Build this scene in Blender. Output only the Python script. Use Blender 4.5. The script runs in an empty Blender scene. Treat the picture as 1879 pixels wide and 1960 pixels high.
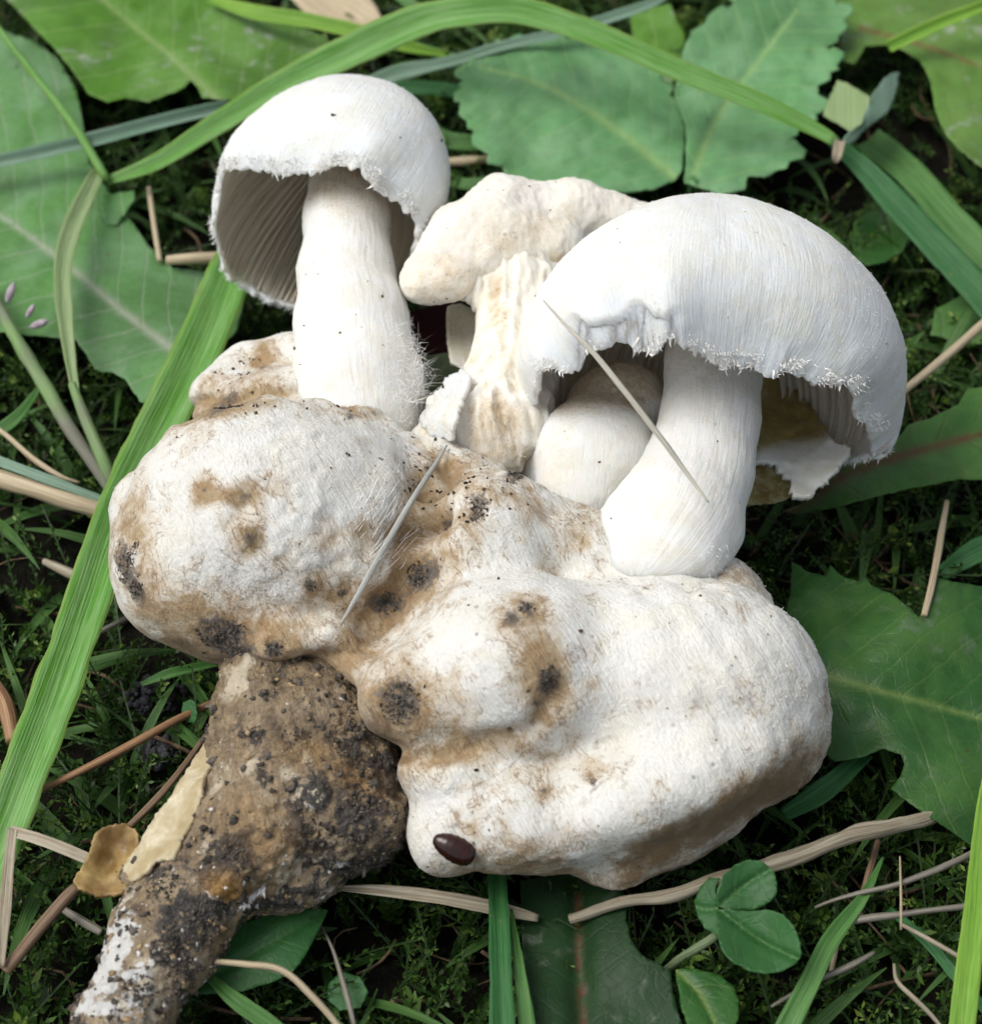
import bpy, math, random
import numpy as np
from mathutils import Vector, geometry

random.seed(7)
RNG = np.random.default_rng(11)

# ------------------------------------------------------------------ camera, world, sun, exposure
# lengths below are written in centimetres and scaled to metres when meshes are made
CM = 0.01
PITCH = math.radians(50)
DIST = 34.0                      # camera to the centre of the patch of ground, cm
WID = 15.5                       # width of the view at that distance, cm
PW, PH = 1879.0, 1960.0          # pixel frame in which positions were read off the photograph
CX, CY = PW / 2, PH / 2
K = WID / PW
SP, CP = math.sin(PITCH), math.cos(PITCH)
RV = np.array([1.0, 0, 0])
UV = np.array([0, SP, CP])
FV = np.array([0, CP, -SP])
TV = -FV
M3 = np.stack([RV, UV, TV])      # rows: cam frame -> world

sc = bpy.context.scene
col = sc.collection
cam_data = bpy.data.cameras.new('camera')
cam = bpy.data.objects.new('camera', cam_data)
col.objects.link(cam)
cam.location = Vector(tuple(TV * DIST * CM))
cam.rotation_euler = (math.radians(90) - PITCH, 0, 0)
cam_data.sensor_fit = 'HORIZONTAL'
cam_data.sensor_width = 36
cam_data.lens = 36 * DIST / WID
cam_data.clip_start = 0.01
cam_data.clip_end = 500
cam_data.dof.use_dof = True
cam_data.dof.focus_distance = (DIST - 3.6) * CM
cam_data.dof.aperture_fstop = 27
sc.camera = cam

SUN_EL, SUN_AZ = math.radians(58), math.radians(-90)     # azimuth from +y (picture top), negative = picture left
world = bpy.data.worlds.new('World')
sc.world = world
world.use_nodes = True
wn, wl = world.node_tree.nodes, world.node_tree.links
wn.clear()
sky = wn.new('ShaderNodeTexSky')
sky.sky_type = 'NISHITA'
sky.sun_disc = False
sky.sun_elevation = SUN_EL
sky.sun_rotation = SUN_AZ
sky.air_density = 1.0
sky.dust_density = 4.0
hsv = wn.new('ShaderNodeHueSaturation')
hsv.inputs['Saturation'].default_value = 0.38
bg = wn.new('ShaderNodeBackground')
bg.inputs['Strength'].default_value = 0.12
wo = wn.new('ShaderNodeOutputWorld')
wl.new(sky.outputs[0], hsv.inputs['Color'])
wl.new(hsv.outputs[0], bg.inputs['Color'])
wl.new(bg.outputs[0], wo.inputs['Surface'])

sun_data = bpy.data.lights.new('sun', 'SUN')
sun_data.energy = 1.5
sun_data.angle = math.radians(35)
sun_data.color = (1.0, 0.965, 0.91)
sun = bpy.data.objects.new('sun', sun_data)
col.objects.link(sun)
sd = Vector((math.sin(SUN_AZ) * math.cos(SUN_EL), math.cos(SUN_AZ) * math.cos(SUN_EL), math.sin(SUN_EL)))
sun.rotation_euler = sd.to_track_quat('Z', 'Y').to_euler()
sun.location = sd * 3

sc.view_settings.view_transform = 'Standard'
sc.view_settings.look = 'None'
sc.view_settings.gamma = 1.0
sc.view_settings.use_curve_mapping = False
sc.view_settings.exposure = 0.28
sc.render.engine = 'CYCLES'
sc.cycles.max_bounces = 6
sc.cycles.diffuse_bounces = 4
sc.cycles.glossy_bounces = 2
sc.cycles.transmission_bounces = 2
sc.cycles.transparent_max_bounces = 8
sc.cycles.use_denoising = True

# ------------------------------------------------------------------ positions
def t_of(px, py, h):
    """distance towards the camera of the point seen at (px,py) that stands h cm above ground level"""
    u0 = (CY - py) * K
    return (h - u0 * CP) / (SP - u0 * CP / DIST)

def camp(px, py, t):
    s = (DIST - t) / DIST
    return np.stack(np.broadcast_arrays((px - CX) * K * s, (CY - py) * K * s, t), -1).astype(float)

def camh(px, py, h):
    px = np.asarray(px, float); py = np.asarray(py, float); h = np.asarray(h, float)
    return camp(px, py, t_of(px, py, h))

def W(c):
    return np.asarray(c, float) @ M3

def wh(px, py, h):
    return W(camh(px, py, h))

def pscale(t):
    return K * (DIST - t) / DIST

def pix(c):
    """cam coords -> pixel"""
    s = (DIST - c[..., 2]) / DIST * K
    return CX + c[..., 0] / s, CY - c[..., 1] / s

# ------------------------------------------------------------------ noise
def _hash(ix, iy, iz, seed):
    n = (ix * 374761393 + iy * 668265263 + iz * 2147483647 + seed * 1274126177) & 0xffffffff
    n = ((n ^ (n >> 13)) * 1274126177) & 0xffffffff
    n = ((n ^ (n >> 16)) * 2246822519) & 0xffffffff
    n = n ^ (n >> 15)
    return (n & 0xffffff) / float(0xffffff) * 2 - 1

def vnoise(p, scale, seed=0):
    q = np.asarray(p, float) / scale + 1000.0
    i = np.floor(q).astype(np.int64); f = q - i
    f = f * f * f * (f * (f * 6 - 15) + 10)
    r = 0
    for dx in (0, 1):
        for dy in (0, 1):
            for dz in (0, 1):
                w = (f[..., 0] if dx else 1 - f[..., 0]) * (f[..., 1] if dy else 1 - f[..., 1]) * (f[..., 2] if dz else 1 - f[..., 2])
                r = r + w * _hash(i[..., 0] + dx, i[..., 1] + dy, i[..., 2] + dz, seed)
    return r

def fbm(p, scale, octs=4, seed=0, gain=0.5):
    a, r, tot = 1.0, 0, 0
    for o in range(octs):
        r = r + a * vnoise(p, scale / 2 ** o, seed + o * 17); tot += a; a *= gain
    return r / tot

def sstep(a, b, x):
    t = np.clip((x - a) / (b - a), 0, 1)
    return t * t * (3 - 2 * t)

# ------------------------------------------------------------------ object helpers
def mesh_data(name, verts, faces, mat=None, smooth=True, attrs=None):
    me = bpy.data.meshes.new(name)
    verts = np.asarray(verts, float) * CM
    if isinstance(faces, np.ndarray) and len(faces):
        nf, k = faces.shape
        me.vertices.add(len(verts)); me.vertices.foreach_set('co', verts.astype(np.float32).ravel())
        me.loops.add(nf * k); me.loops.foreach_set('vertex_index', faces.astype(np.int32).ravel())
        me.polygons.add(nf)
        me.polygons.foreach_set('loop_start', np.arange(0, nf * k, k, dtype=np.int32))
        me.update(calc_edges=True)
    else:
        me.from_pydata([tuple(v) for v in verts], [], [tuple(int(i) for i in f) for f in faces])
    me.validate()
    if smooth:
        me.polygons.foreach_set('use_smooth', np.ones(len(me.polygons), bool))
    for an, av in (attrs or {}).items():
        av = np.asarray(av, np.float32)
        if av.ndim == 1:
            a = me.attributes.new(an, 'FLOAT', 'POINT'); a.data.foreach_set('value', av)
        elif av.shape[1] == 3:
            a = me.attributes.new(an, 'FLOAT_VECTOR', 'POINT'); a.data.foreach_set('vector', av.ravel())
    if mat: me.materials.append(mat)
    me.update()
    return me

def link(name, me, parent=None, loc=None):
    o = bpy.data.objects.new(name, me); col.objects.link(o)
    if parent: o.parent = parent
    elif loc is not None: o.location = tuple(np.asarray(loc) * CM)
    return o

def tag(o, label=None, cat=None, group=None, kind=None):
    if label: o['label'] = label
    if cat: o['category'] = cat
    if group: o['group'] = group
    if kind: o['kind'] = kind
    return o

BASE = {}
def thing(name, label, cat, loc, group=None):
    o = bpy.data.objects.new(name, None); col.objects.link(o)
    o.empty_display_size = 0.005
    o.location = tuple(np.asarray(loc) * CM)
    BASE[o.name] = np.asarray(loc, float)
    return tag(o, label, cat, group)

def part(parent, name, verts, faces, mat, smooth=True, attrs=None, kind=None, label=None, flip=False):
    p = parent
    off = np.zeros(3)
    while p is not None:
        if p.name in BASE: off = off + BASE[p.name]
        p = p.parent
    faces = faces[:, ::-1] if (flip and isinstance(faces, np.ndarray)) else faces
    o = link(name, mesh_data(name, np.asarray(verts) - off, faces, mat, smooth, attrs), parent)
    return tag(o, label=label, kind=kind)

def solo(name, label, cat, verts, faces, mat, smooth=True, attrs=None, group=None, kind=None, origin=None):
    verts = np.asarray(verts, float)
    org = np.array([verts[:, 0].mean(), verts[:, 1].mean(), verts[:, 2].min()]) if origin is None else np.asarray(origin)
    o = link(name, mesh_data(name, verts - org, faces, mat, smooth, attrs), None, org)
    BASE[o.name] = org
    return tag(o, label, cat, group, kind)

def crspline(P, n, closed=False):
    P = np.asarray(P, float)
    m = len(P)
    if closed:
        idx = np.linspace(0, m, n, endpoint=False); get = lambda i: P[i % m]
    else:
        idx = np.linspace(0, m - 1, n); get = lambda i: P[np.clip(i, 0, m - 1)]
    i = np.floor(idx).astype(int)
    if not closed: i = np.minimum(i, m - 2)
    f = (idx - i)[:, None]
    p0, p1, p2, p3 = get(i - 1), get(i), get(i + 1), get(i + 2)
    return 0.5 * ((2 * p1) + (-p0 + p2) * f + (2 * p0 - 5 * p1 + 4 * p2 - p3) * f ** 2 + (-p0 + 3 * p1 - 3 * p2 + p3) * f ** 3)

def resample(P, n, closed=False):
    """spline through P with points evenly spaced by length"""
    Q = crspline(P, max(400, n * 4), closed)
    if closed: Q = np.vstack([Q, Q[:1]])
    d = np.concatenate([[0], np.cumsum(np.linalg.norm(np.diff(Q[:, :3], axis=0), axis=1))])
    s = np.linspace(0, d[-1], n, endpoint=not closed)
    return np.stack([np.interp(s, d, Q[:, k]) for k in range(Q.shape[1])], 1)

def unit(v):
    return v / np.maximum(np.linalg.norm(v, axis=-1, keepdims=True), 1e-9)

# ------------------------------------------------------------------ materials
def newmat(name):
    m = bpy.data.materials.new(name); m.use_nodes = True
    nt = m.node_tree; nt.nodes.clear()
    out = nt.nodes.new('ShaderNodeOutputMaterial')
    return m, nt, out

class NT:
    def __init__(self, nt): self.nt = nt
    def n(self, t, **kw):
        x = self.nt.nodes.new(t)
        for k, v in kw.items(): setattr(x, k, v)
        return x
    def l(self, a, b): self.nt.links.new(a, b)
    def val(self, sock, v):
        if hasattr(v, 'is_linked') or isinstance(v, bpy.types.NodeSocket): self.l(v, sock)
        else: sock.default_value = v
    def math(self, op, a, b=None, c=None, clamp=False):
        x = self.n('ShaderNodeMath', operation=op); x.use_clamp = clamp
        self.val(x.inputs[0], a)
        if b is not None: self.val(x.inputs[1], b)
        if c is not None: self.val(x.inputs[2], c)
        return x.outputs[0]
    def mix(self, f, a, b, blend='MIX'):
        x = self.n('ShaderNodeMix', data_type='RGBA', blend_type=blend)
        x.clamp_factor = True
        self.val(x.inputs[0], f)
        for s, v in ((x.inputs[6], a), (x.inputs[7], b)):
            if isinstance(v, tuple): s.default_value = v + (1,) if len(v) == 3 else v
            else: self.l(v, s)
        return x.outputs[2]
    def attr(self, name, out='Fac'):
        return self.n('ShaderNodeAttribute', attribute_name=name).outputs[out]
    def coord(self):
        return self.n('ShaderNodeTexCoord').outputs['Object']
    def noise(self, vec, scale, detail=3, rough=0.55, dist=0.0):
        x = self.n('ShaderNodeTexNoise'); self.l(vec, x.inputs['Vector'])
        x.inputs['Scale'].default_value = scale; x.inputs['Detail'].default_value = detail
        x.inputs['Roughness'].default_value = rough; x.inputs['Distortion'].default_value = dist
        return x.outputs['Fac']
    def voro(self, vec, scale, feature='F1'):
        x = self.n('ShaderNodeTexVoronoi', feature=feature); self.l(vec, x.inputs['Vector'])
        x.inputs['Scale'].default_value = scale
        return x.outputs['Distance']
    def ramp(self, f, a, b):
        x = self.n('ShaderNodeMapRange'); x.interpolation_type = 'SMOOTHSTEP'
        self.l(f, x.inputs[0]); x.inputs[1].default_value = a; x.inputs[2].default_value = b
        return x.outputs[0]
    def scalevec(self, vec, s):
        x = self.n('ShaderNodeVectorMath', operation='MULTIPLY'); self.l(vec, x.inputs[0]); x.inputs[1].default_value = s
        return x.outputs[0]
    def bump(self, h, strength, dist):
        x = self.n('ShaderNodeBump'); self.l(h, x.inputs['Height'])
        x.inputs['Strength'].default_value = strength; x.inputs['Distance'].default_value = dist
        return x.outputs[0]
    def bsdf(self, colour, rough=0.6, spec=0.3, sss=0.0, sssr=(0.004, 0.003, 0.0022), normal=None, sheen=0.0):
        b = self.n('ShaderNodeBsdfPrincipled')
        self.val(b.inputs['Base Color'], colour + (1,) if isinstance(colour, tuple) else colour)
        self.val(b.inputs['Roughness'], rough)
        b.inputs['Specular IOR Level'].default_value = spec
        if sss:
            b.inputs['Subsurface Weight'].default_value = sss
            b.inputs['Subsurface Radius'].default_value = (1.0, 0.75, 0.55)
            b.inputs['Subsurface Scale'].default_value = sssr[0]
        if sheen:
            b.inputs['Sheen Weight'].default_value = sheen
        if normal is not None: self.l(normal, b.inputs['Normal'])
        return b.outputs[0]

def mat_flesh(name, clean=(0.82, 0.81, 0.77), tan=(0.56, 0.41, 0.22), brown=(0.20, 0.10, 0.04), soil=(0.075, 0.07, 0.066),
              sss=0.3, fibre=0.5, stainnoise=0.0, speck=0.3, bumps=0.4, rough_n=0.7, veins=0.0):
    """white mushroom flesh; attributes stain_shade (tan), dark (brown) and dirt (soil) lie on the mesh; GV = (across, along, 0) for fibres"""
    m, nt, out = newmat(name); g = NT(nt)
    co = g.coord()
    n1 = g.noise(co, 140, 5, 0.62, 0.6)
    n2 = g.noise(co, 420, 6, 0.68, 0.5)
    n3 = g.noise(co, 1500, 3, 0.6)
    gv = g.attr('GV', 'Vector')
    fib = g.noise(g.scalevec(gv, (1.0, 0.07, 1.0)), 26, 4, 0.6, 0.4)
    c = g.mix(g.ramp(n1, 0.35, 0.7), clean, tuple(x * y for x, y in zip(clean, (0.95, 0.93, 0.86))))
    c = g.mix(g.math('MULTIPLY', g.ramp(fib, 0.5, 0.75), 0.35 * fibre), c, tuple(x * y for x, y in zip(clean, (0.80, 0.77, 0.70))))
    st = g.math('ADD', g.attr('stain_shade'), g.math('MULTIPLY', g.math('SUBTRACT', n1, 0.5), 0.9))
    st = g.math('ADD', st, g.math('MULTIPLY', g.math('SUBTRACT', n2, 0.5), 0.9))
    if stainnoise: st = g.math('ADD', st, stainnoise)
    lt = tuple(0.45 * a_ + 0.55 * b_ for a_, b_ in zip(clean, tan))
    c = g.mix(g.math('MULTIPLY', g.ramp(st, 0.18, 0.85), 0.85), c, lt)
    st2 = g.math('ADD', st, g.math('MULTIPLY', g.math('SUBTRACT', g.noise(co, 800, 4, 0.7, 0.4), 0.5), 1.0))
    st2 = g.math('ADD', st2, g.math('MULTIPLY', g.math('SUBTRACT', fib, 0.5), 0.6))
    rust = g.mix(g.ramp(g.noise(co, 230, 4, 0.65), 0.4, 0.62), tuple(x * 0.8 for x in tan), (tan[0] * 0.66, tan[1] * 0.58, tan[2] * 0.50))
    c = g.mix(g.math('MULTIPLY', g.ramp(st2, 0.6, 1.4), 0.95), c, rust)
    fine = g.noise(co, 2300, 3, 0.7)
    c = g.mix(g.math('MULTIPLY', g.ramp(fine, 0.52, 0.75), g.math('MULTIPLY', g.ramp(st, -0.1, 0.6), 0.55)), c, (0.24, 0.15, 0.075))
    if veins:
        rd_ = g.math('ABSOLUTE', g.math('SUBTRACT', g.noise(g.scalevec(gv, (1.0, 0.4, 0.7)), 3.2, 5, 0.6, 1.2), 0.5))
        vm = g.math('MULTIPLY', g.ramp(rd_, 0.022, 0.0), g.ramp(st, -0.05, 0.55))
        c = g.mix(g.math('MULTIPLY', vm, veins), c, (0.22, 0.12, 0.05))
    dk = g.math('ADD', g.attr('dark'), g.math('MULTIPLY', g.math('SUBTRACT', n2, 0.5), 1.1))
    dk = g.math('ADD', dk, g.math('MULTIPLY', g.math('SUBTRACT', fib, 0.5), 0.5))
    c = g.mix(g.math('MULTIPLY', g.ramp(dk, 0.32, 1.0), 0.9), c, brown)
    dt = g.math('ADD', g.attr('dirt'), g.math('MULTIPLY', g.math('SUBTRACT', n2, 0.5), 0.9))
    dt = g.math('ADD', dt, g.math('MULTIPLY', g.math('SUBTRACT', n3, 0.5), 1.5))
    soilc = g.mix(g.ramp(n3, 0.35, 0.68), tuple(x * 0.45 for x in soil), (soil[0] * 2.5, soil[1] * 2.3, soil[2] * 2.0))
    soilc = g.mix(g.ramp(g.noise(co, 700, 3, 0.7), 0.5, 0.66), soilc, (0.24, 0.16, 0.09))
    c = g.mix(g.ramp(dt, 0.38, 0.85), c, soilc)
    if speck:
        v = g.voro(co, 330)
        big = g.noise(co, 90, 2)
        c = g.mix(g.math('MULTIPLY', g.math('MULTIPLY', g.ramp(v, 0.13, 0.07), g.ramp(big, 0.52, 0.62)), speck), c, (0.10, 0.075, 0.05))
    rmask = g.ramp(g.noise(co, 70, 2), 0.38, 0.62)
    h = g.math('ADD', g.math('MULTIPLY', fib, fibre), g.math('MULTIPLY', g.math('MULTIPLY', n2, rough_n), g.math('ADD', 0.25, rmask)))
    h = g.math('ADD', h, g.math('MULTIPLY', n3, 0.35))
    nrm = g.bump(h, bumps, 0.0006)
    b = g.bsdf(c, g.math('ADD', 0.62, g.math('MULTIPLY', n2, 0.25)), 0.25, sss, (0.0035,) * 3, nrm, 0.15)
    g.l(b, out.inputs['Surface'])
    return m

def mat_simple(name, c1, c2, scale=300, rough=0.8, spec=0.2, bump=0.5, bdist=0.0006, sss=0.0, lo=0.35, hi=0.68, detail=5):
    m, nt, out = newmat(name); g = NT(nt); co = g.coord()
    n = g.noise(co, scale, detail, 0.62, 0.3); n2 = g.noise(co, scale * 4.3, 4, 0.6)
    c = g.mix(g.ramp(n, lo, hi), c1, c2)
    c = g.mix(g.math('MULTIPLY', g.ramp(n2, 0.3, 0.75), 0.5), c, c1)
    nrm = g.bump(g.math('ADD', n, g.math('MULTIPLY', n2, 0.5)), bump, bdist)
    g.l(g.bsdf(c, rough, spec, sss, (0.003,) * 3, nrm), out.inputs['Surface'])
    return m

def mat_leaf(name, base, pale, vein, gloss=0.42, spec=0.45, mild=0.0, red=0.0, laterals=1.0, transl=0.35, blotch=0.6, space=0.55):
    """broad leaf: LV = (along midrib cm, across cm, midrib mask)"""
    m, nt, out = newmat(name); g = NT(nt); co = g.coord()
    lv = g.attr('LV', 'Vector')
    sx = g.n('ShaderNodeSeparateXYZ'); g.l(lv, sx.inputs[0])
    n1 = g.noise(co, 75, 4, 0.6, 0.5); n2 = g.noise(co, 330, 4, 0.6, 0.4); n3 = g.noise(co, 1100, 3, 0.6)
    c = g.mix(g.math('MULTIPLY', g.ramp(n1, 0.35, 0.68), blotch), base, pale)
    n0 = g.noise(co, 32, 3, 0.55, 0.8)
    c = g.mix(g.math('MULTIPLY', g.ramp(n0, 0.44, 0.66), 0.6), c, tuple(x * 0.5 for x in base))
    c = g.mix(g.math('MULTIPLY', g.ramp(n2, 0.4, 0.75), 0.45), c, tuple(x * 0.6 for x in base))
    # lateral veins in a chevron
    ab = g.math('ABSOLUTE', sx.outputs[1])
    ch = g.math('SUBTRACT', sx.outputs[0], g.math('MULTIPLY', ab, 0.75))
    ch = g.math('ADD', ch, g.math('MULTIPLY', g.math('SUBTRACT', n1, 0.5), 0.35))
    fr = g.math('ABSOLUTE', g.math('SUBTRACT', g.math('FRACT', g.math('DIVIDE', ch, space)), 0.5))
    lat = g.ramp(fr, 0.07, 0.0)
    ch2 = g.math('ADD', g.math('MULTIPLY', sx.outputs[0], 0.55), g.math('MULTIPLY', sx.outputs[1], 1.2))
    ch2 = g.math('ADD', ch2, g.math('MULTIPLY', g.math('SUBTRACT', n1, 0.5), 0.4))
    lat2 = g.ramp(g.math('ABSOLUTE', g.math('SUBTRACT', g.math('FRACT', g.math('DIVIDE', ch2, space * 0.45)), 0.5)), 0.06, 0.0)
    # fine net
    net = g.n('ShaderNodeTexVoronoi', feature='DISTANCE_TO_EDGE'); g.l(co, net.inputs['Vector']); net.inputs['Scale'].default_value = 520
    netm = g.ramp(net.outputs['Distance'], 0.09, 0.0)
    c = g.mix(g.math('MULTIPLY', lat, 0.45 * laterals), c, vein)
    c = g.mix(g.math('MULTIPLY', lat2, 0.16 * laterals), c, vein)
    c = g.mix(g.math('MULTIPLY', netm, 0.07), c, vein)
    c = g.mix(g.math('MULTIPLY', sx.outputs[2], 0.85), c, vein)
    if red:
        c = g.mix(g.math('MULTIPLY', g.math('MULTIPLY', sx.outputs[2], g.ramp(n2, 0.35, 0.6)), red), c, (0.16, 0.035, 0.02))
    if mild:
        mm = g.math('MULTIPLY', g.ramp(n2, 0.5, 0.72), g.ramp(n1, 0.48, 0.66))
        c = g.mix(g.math('MULTIPLY', mm, mild), c, (0.48, 0.55, 0.44))
    sp = g.voro(co, 260); big = g.noise(co, 60, 2)
    c = g.mix(g.math('MULTIPLY', g.math('MULTIPLY', g.ramp(sp, 0.09, 0.05), g.ramp(big, 0.5, 0.6)), 0.6), c, (0.09, 0.05, 0.02))
    h = g.math('SUBTRACT', g.math('MULTIPLY', n2, 0.6), g.math('MULTIPLY', lat, 0.5 * laterals))
    h = g.math('SUBTRACT', h, g.math('MULTIPLY', netm, 0.10))
    h = g.math('ADD', h, g.math('MULTIPLY', n1, 1.2))
    nrm = g.bump(h, 0.32, 0.0009)
    b = g.bsdf(c, g.math('ADD', gloss, g.math('MULTIPLY', n3, 0.2)), spec, normal=nrm)
    tr = g.n('ShaderNodeBsdfTranslucent')
    g.l(g.mix(0.5, c, (0.22, 0.36, 0.03)), tr.inputs['Color'])
    ms = g.n('ShaderNodeMixShader'); ms.inputs[0].default_value = transl
    g.l(b, ms.inputs[1]); g.l(tr.outputs[0], ms.inputs[2]); g.l(ms.outputs[0], out.inputs['Surface'])
    return m

def mat_blade(name, base, pale, edge=None, gloss=0.4, spec=0.4, transl=0.3, dry=False, tip=None, purple=0.0, spots=0.5):
    """grass blade or straw: GV = (across cm, along cm, 0), EDGE = across -1..1"""
    m, nt, out = newmat(name); g = NT(nt); co = g.coord()
    gv = g.attr('GV', 'Vector')
    st = g.noise(g.scalevec(gv, (1.0, 0.018, 1.0)), 30, 3, 0.55)
    st2 = g.noise(g.scalevec(gv, (1.0, 0.03, 1.0)), 75, 2, 0.5)
    n1 = g.noise(co, 110, 4, 0.6); n2 = g.noise(co, 600, 3, 0.6)
    c = g.mix(g.ramp(st, 0.35, 0.65), base, pale)
    c = g.mix(g.math('MULTIPLY', g.ramp(n1, 0.42, 0.7), 0.45), c, pale)
    c = g.mix(g.math('MULTIPLY', g.ramp(st2, 0.45, 0.7), 0.4), c, tuple(x * 0.62 for x in base))
    e = g.attr('EDGE')
    if edge:
        c = g.mix(g.math('MULTIPLY', g.ramp(g.math('ABSOLUTE', e), 0.8, 1.0), 0.6), c, edge)
    c = g.mix(g.math('MULTIPLY', g.ramp(g.math('ABSOLUTE', e), 0.07, 0.0), 0.35), c, tuple(x * 0.5 for x in base))
    if purple:
        c = g.mix(g.math('MULTIPLY', g.ramp(g.noise(co, 45, 2), 0.42, 0.6), purple), c, (0.24, 0.19, 0.2))
    sp = g.noise(co, 190, 4, 0.7)
    c = g.mix(g.math('MULTIPLY', g.ramp(sp, 0.62, 0.74), spots), c, (0.13, 0.08, 0.035) if dry else (0.26, 0.26, 0.12))
    nrm = g.bump(g.math('ADD', st, g.math('ADD', g.math('MULTIPLY', st2, 0.5), g.math('MULTIPLY', n2, 0.3))), 0.5, 0.0005)
    b = g.bsdf(c, g.math('ADD', gloss, g.math('MULTIPLY', n2, 0.2)), spec, normal=nrm)
    tr = g.n('ShaderNodeBsdfTranslucent'); g.l(c, tr.inputs['Color'])
    ms = g.n('ShaderNodeMixShader'); ms.inputs[0].default_value = transl
    g.l(b, ms.inputs[1]); g.l(tr.outputs[0], ms.inputs[2]); g.l(ms.outputs[0], out.inputs['Surface'])
    return m

def mat_moss(name):
    m, nt, out = newmat(name); g = NT(nt)
    v = g.attr('shade')
    c = g.mix(g.ramp(v, 0.0, 0.55), (0.022, 0.05, 0.012), (0.06, 0.14, 0.022))
    c = g.mix(g.ramp(v, 0.55, 1.0), c, (0.20, 0.30, 0.05))
    b = g.bsdf(c, 0.45, 0.4)
    tr = g.n('ShaderNodeBsdfTranslucent'); g.l(c, tr.inputs['Color'])
    ms = g.n('ShaderNodeMixShader'); ms.inputs[0].default_value = 0.3
    g.l(b, ms.inputs[1]); g.l(tr.outputs[0], ms.inputs[2]); g.l(ms.outputs[0], out.inputs['Surface'])
    return m

# ------------------------------------------------------------------ mesh makers
def surface_nets(f, org, h):
    nx, ny, nz = f.shape
    s = f < 0
    c = s[:-1, :-1, :-1].astype(np.int8)
    tot = np.zeros((nx - 1, ny - 1, nz - 1), np.int8)
    for a in (0, 1):
        for b in (0, 1):
            for d in (0, 1):
                tot += s[a:nx - 1 + a, b:ny - 1 + b, d:nz - 1 + d]
    act = np.argwhere((tot > 0) & (tot < 8))
    idx = -np.ones(tot.shape, np.int32); idx[tuple(act.T)] = np.arange(len(act))
    acc = np.zeros((len(act), 3)); cnt = np.zeros(len(act))
    cs = np.array([(a, b, d) for a in (0, 1) for b in (0, 1) for d in (0, 1)])
    F = [f[act[:, 0] + q[0], act[:, 1] + q[1], act[:, 2] + q[2]] for q in cs]
    for i in range(8):
        for j in range(i + 1, 8):
            if abs(cs[i] - cs[j]).sum() != 1: continue
            x = (F[i] < 0) != (F[j] < 0)
            tt = np.where(x, F[i] / np.where(x, F[i] - F[j], 1), 0)
            acc += np.where(x[:, None], cs[i] + tt[:, None] * (cs[j] - cs[i]), 0); cnt += x
    V = (act + acc / cnt[:, None]) * h + org
    quads = []
    for ax in range(3):
        sl0 = [slice(None)] * 3; sl1 = [slice(None)] * 3
        sl0[ax] = slice(0, -1); sl1[ax] = slice(1, None)
        a, b = s[tuple(sl0)], s[tuple(sl1)]
        e = np.argwhere(a != b)
        o1, o2 = [(1, 2), (2, 0), (0, 1)][ax]
        e = e[(e[:, o1] > 0) & (e[:, o2] > 0) & (e[:, o1] < f.shape[o1] - 1) & (e[:, o2] < f.shape[o2] - 1)]
        def cell(d1, d2):
            q = e.copy(); q[:, o1] -= d1; q[:, o2] -= d2
            return idx[tuple(q.T)]
        Q = np.stack([cell(1, 1), cell(0, 1), cell(0, 0), cell(1, 0)], 1)
        inside = a[tuple(e.T)]
        Q[~inside] = Q[~inside][:, ::-1]
        quads.append(Q)
    Q = np.vstack(quads); Q = Q[(Q >= 0).all(1)]
    return V, Q

def E(px, py, h, rx, ry, rt, ang=0, k=0.35):
    """ellipsoid: centre at pixel (px,py) h cm above the ground, radii in pixels (across, up, towards the camera)"""
    c = camh(px, py, h); s = pscale(c[2])
    return ('e', c, np.array([rx, ry, rt]) * s, math.radians(ang), k)

def RC(p0, r0, p1, r1, k=0.3):
    a = camh(*p0); b = camh(*p1)
    return ('c', a, r0 * pscale(a[2]), b, r1 * pscale(b[2]), k)

def sub(e):
    return ('sub',) + e

def prim_box(p):
    if p[0] == 'e': r = max(p[2]); return p[1] - r, p[1] + r
    return np.minimum(p[1] - p[2], p[3] - p[4]), np.maximum(p[1] + p[2], p[3] + p[4])

def prim_sdf(p, X, Y, Z):
    if p[0] == 'e':
        c, r, a = p[1], p[2], p[3]
        x, y, z = X - c[0], Y - c[1], Z - c[2]
        x, y = x * math.cos(a) + y * math.sin(a), -x * math.sin(a) + y * math.cos(a)
        k0 = np.sqrt((x / r[0]) ** 2 + (y / r[1]) ** 2 + (z / r[2]) ** 2)
        k1 = np.sqrt((x / r[0] ** 2) ** 2 + (y / r[1] ** 2) ** 2 + (z / r[2] ** 2) ** 2)
        return k0 * (k0 - 1) / np.maximum(k1, 1e-6)
    a, ra, b, rb = p[1], p[2], p[3], p[4]
    ab = b - a
    t = np.clip(((X - a[0]) * ab[0] + (Y - a[1]) * ab[1] + (Z - a[2]) * ab[2]) / ab.dot(ab), 0, 1)
    return np.sqrt((X - a[0] - t * ab[0]) ** 2 + (Y - a[1] - t * ab[1]) ** 2 + (Z - a[2] - t * ab[2]) ** 2) - (ra + (rb - ra) * t)

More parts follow.
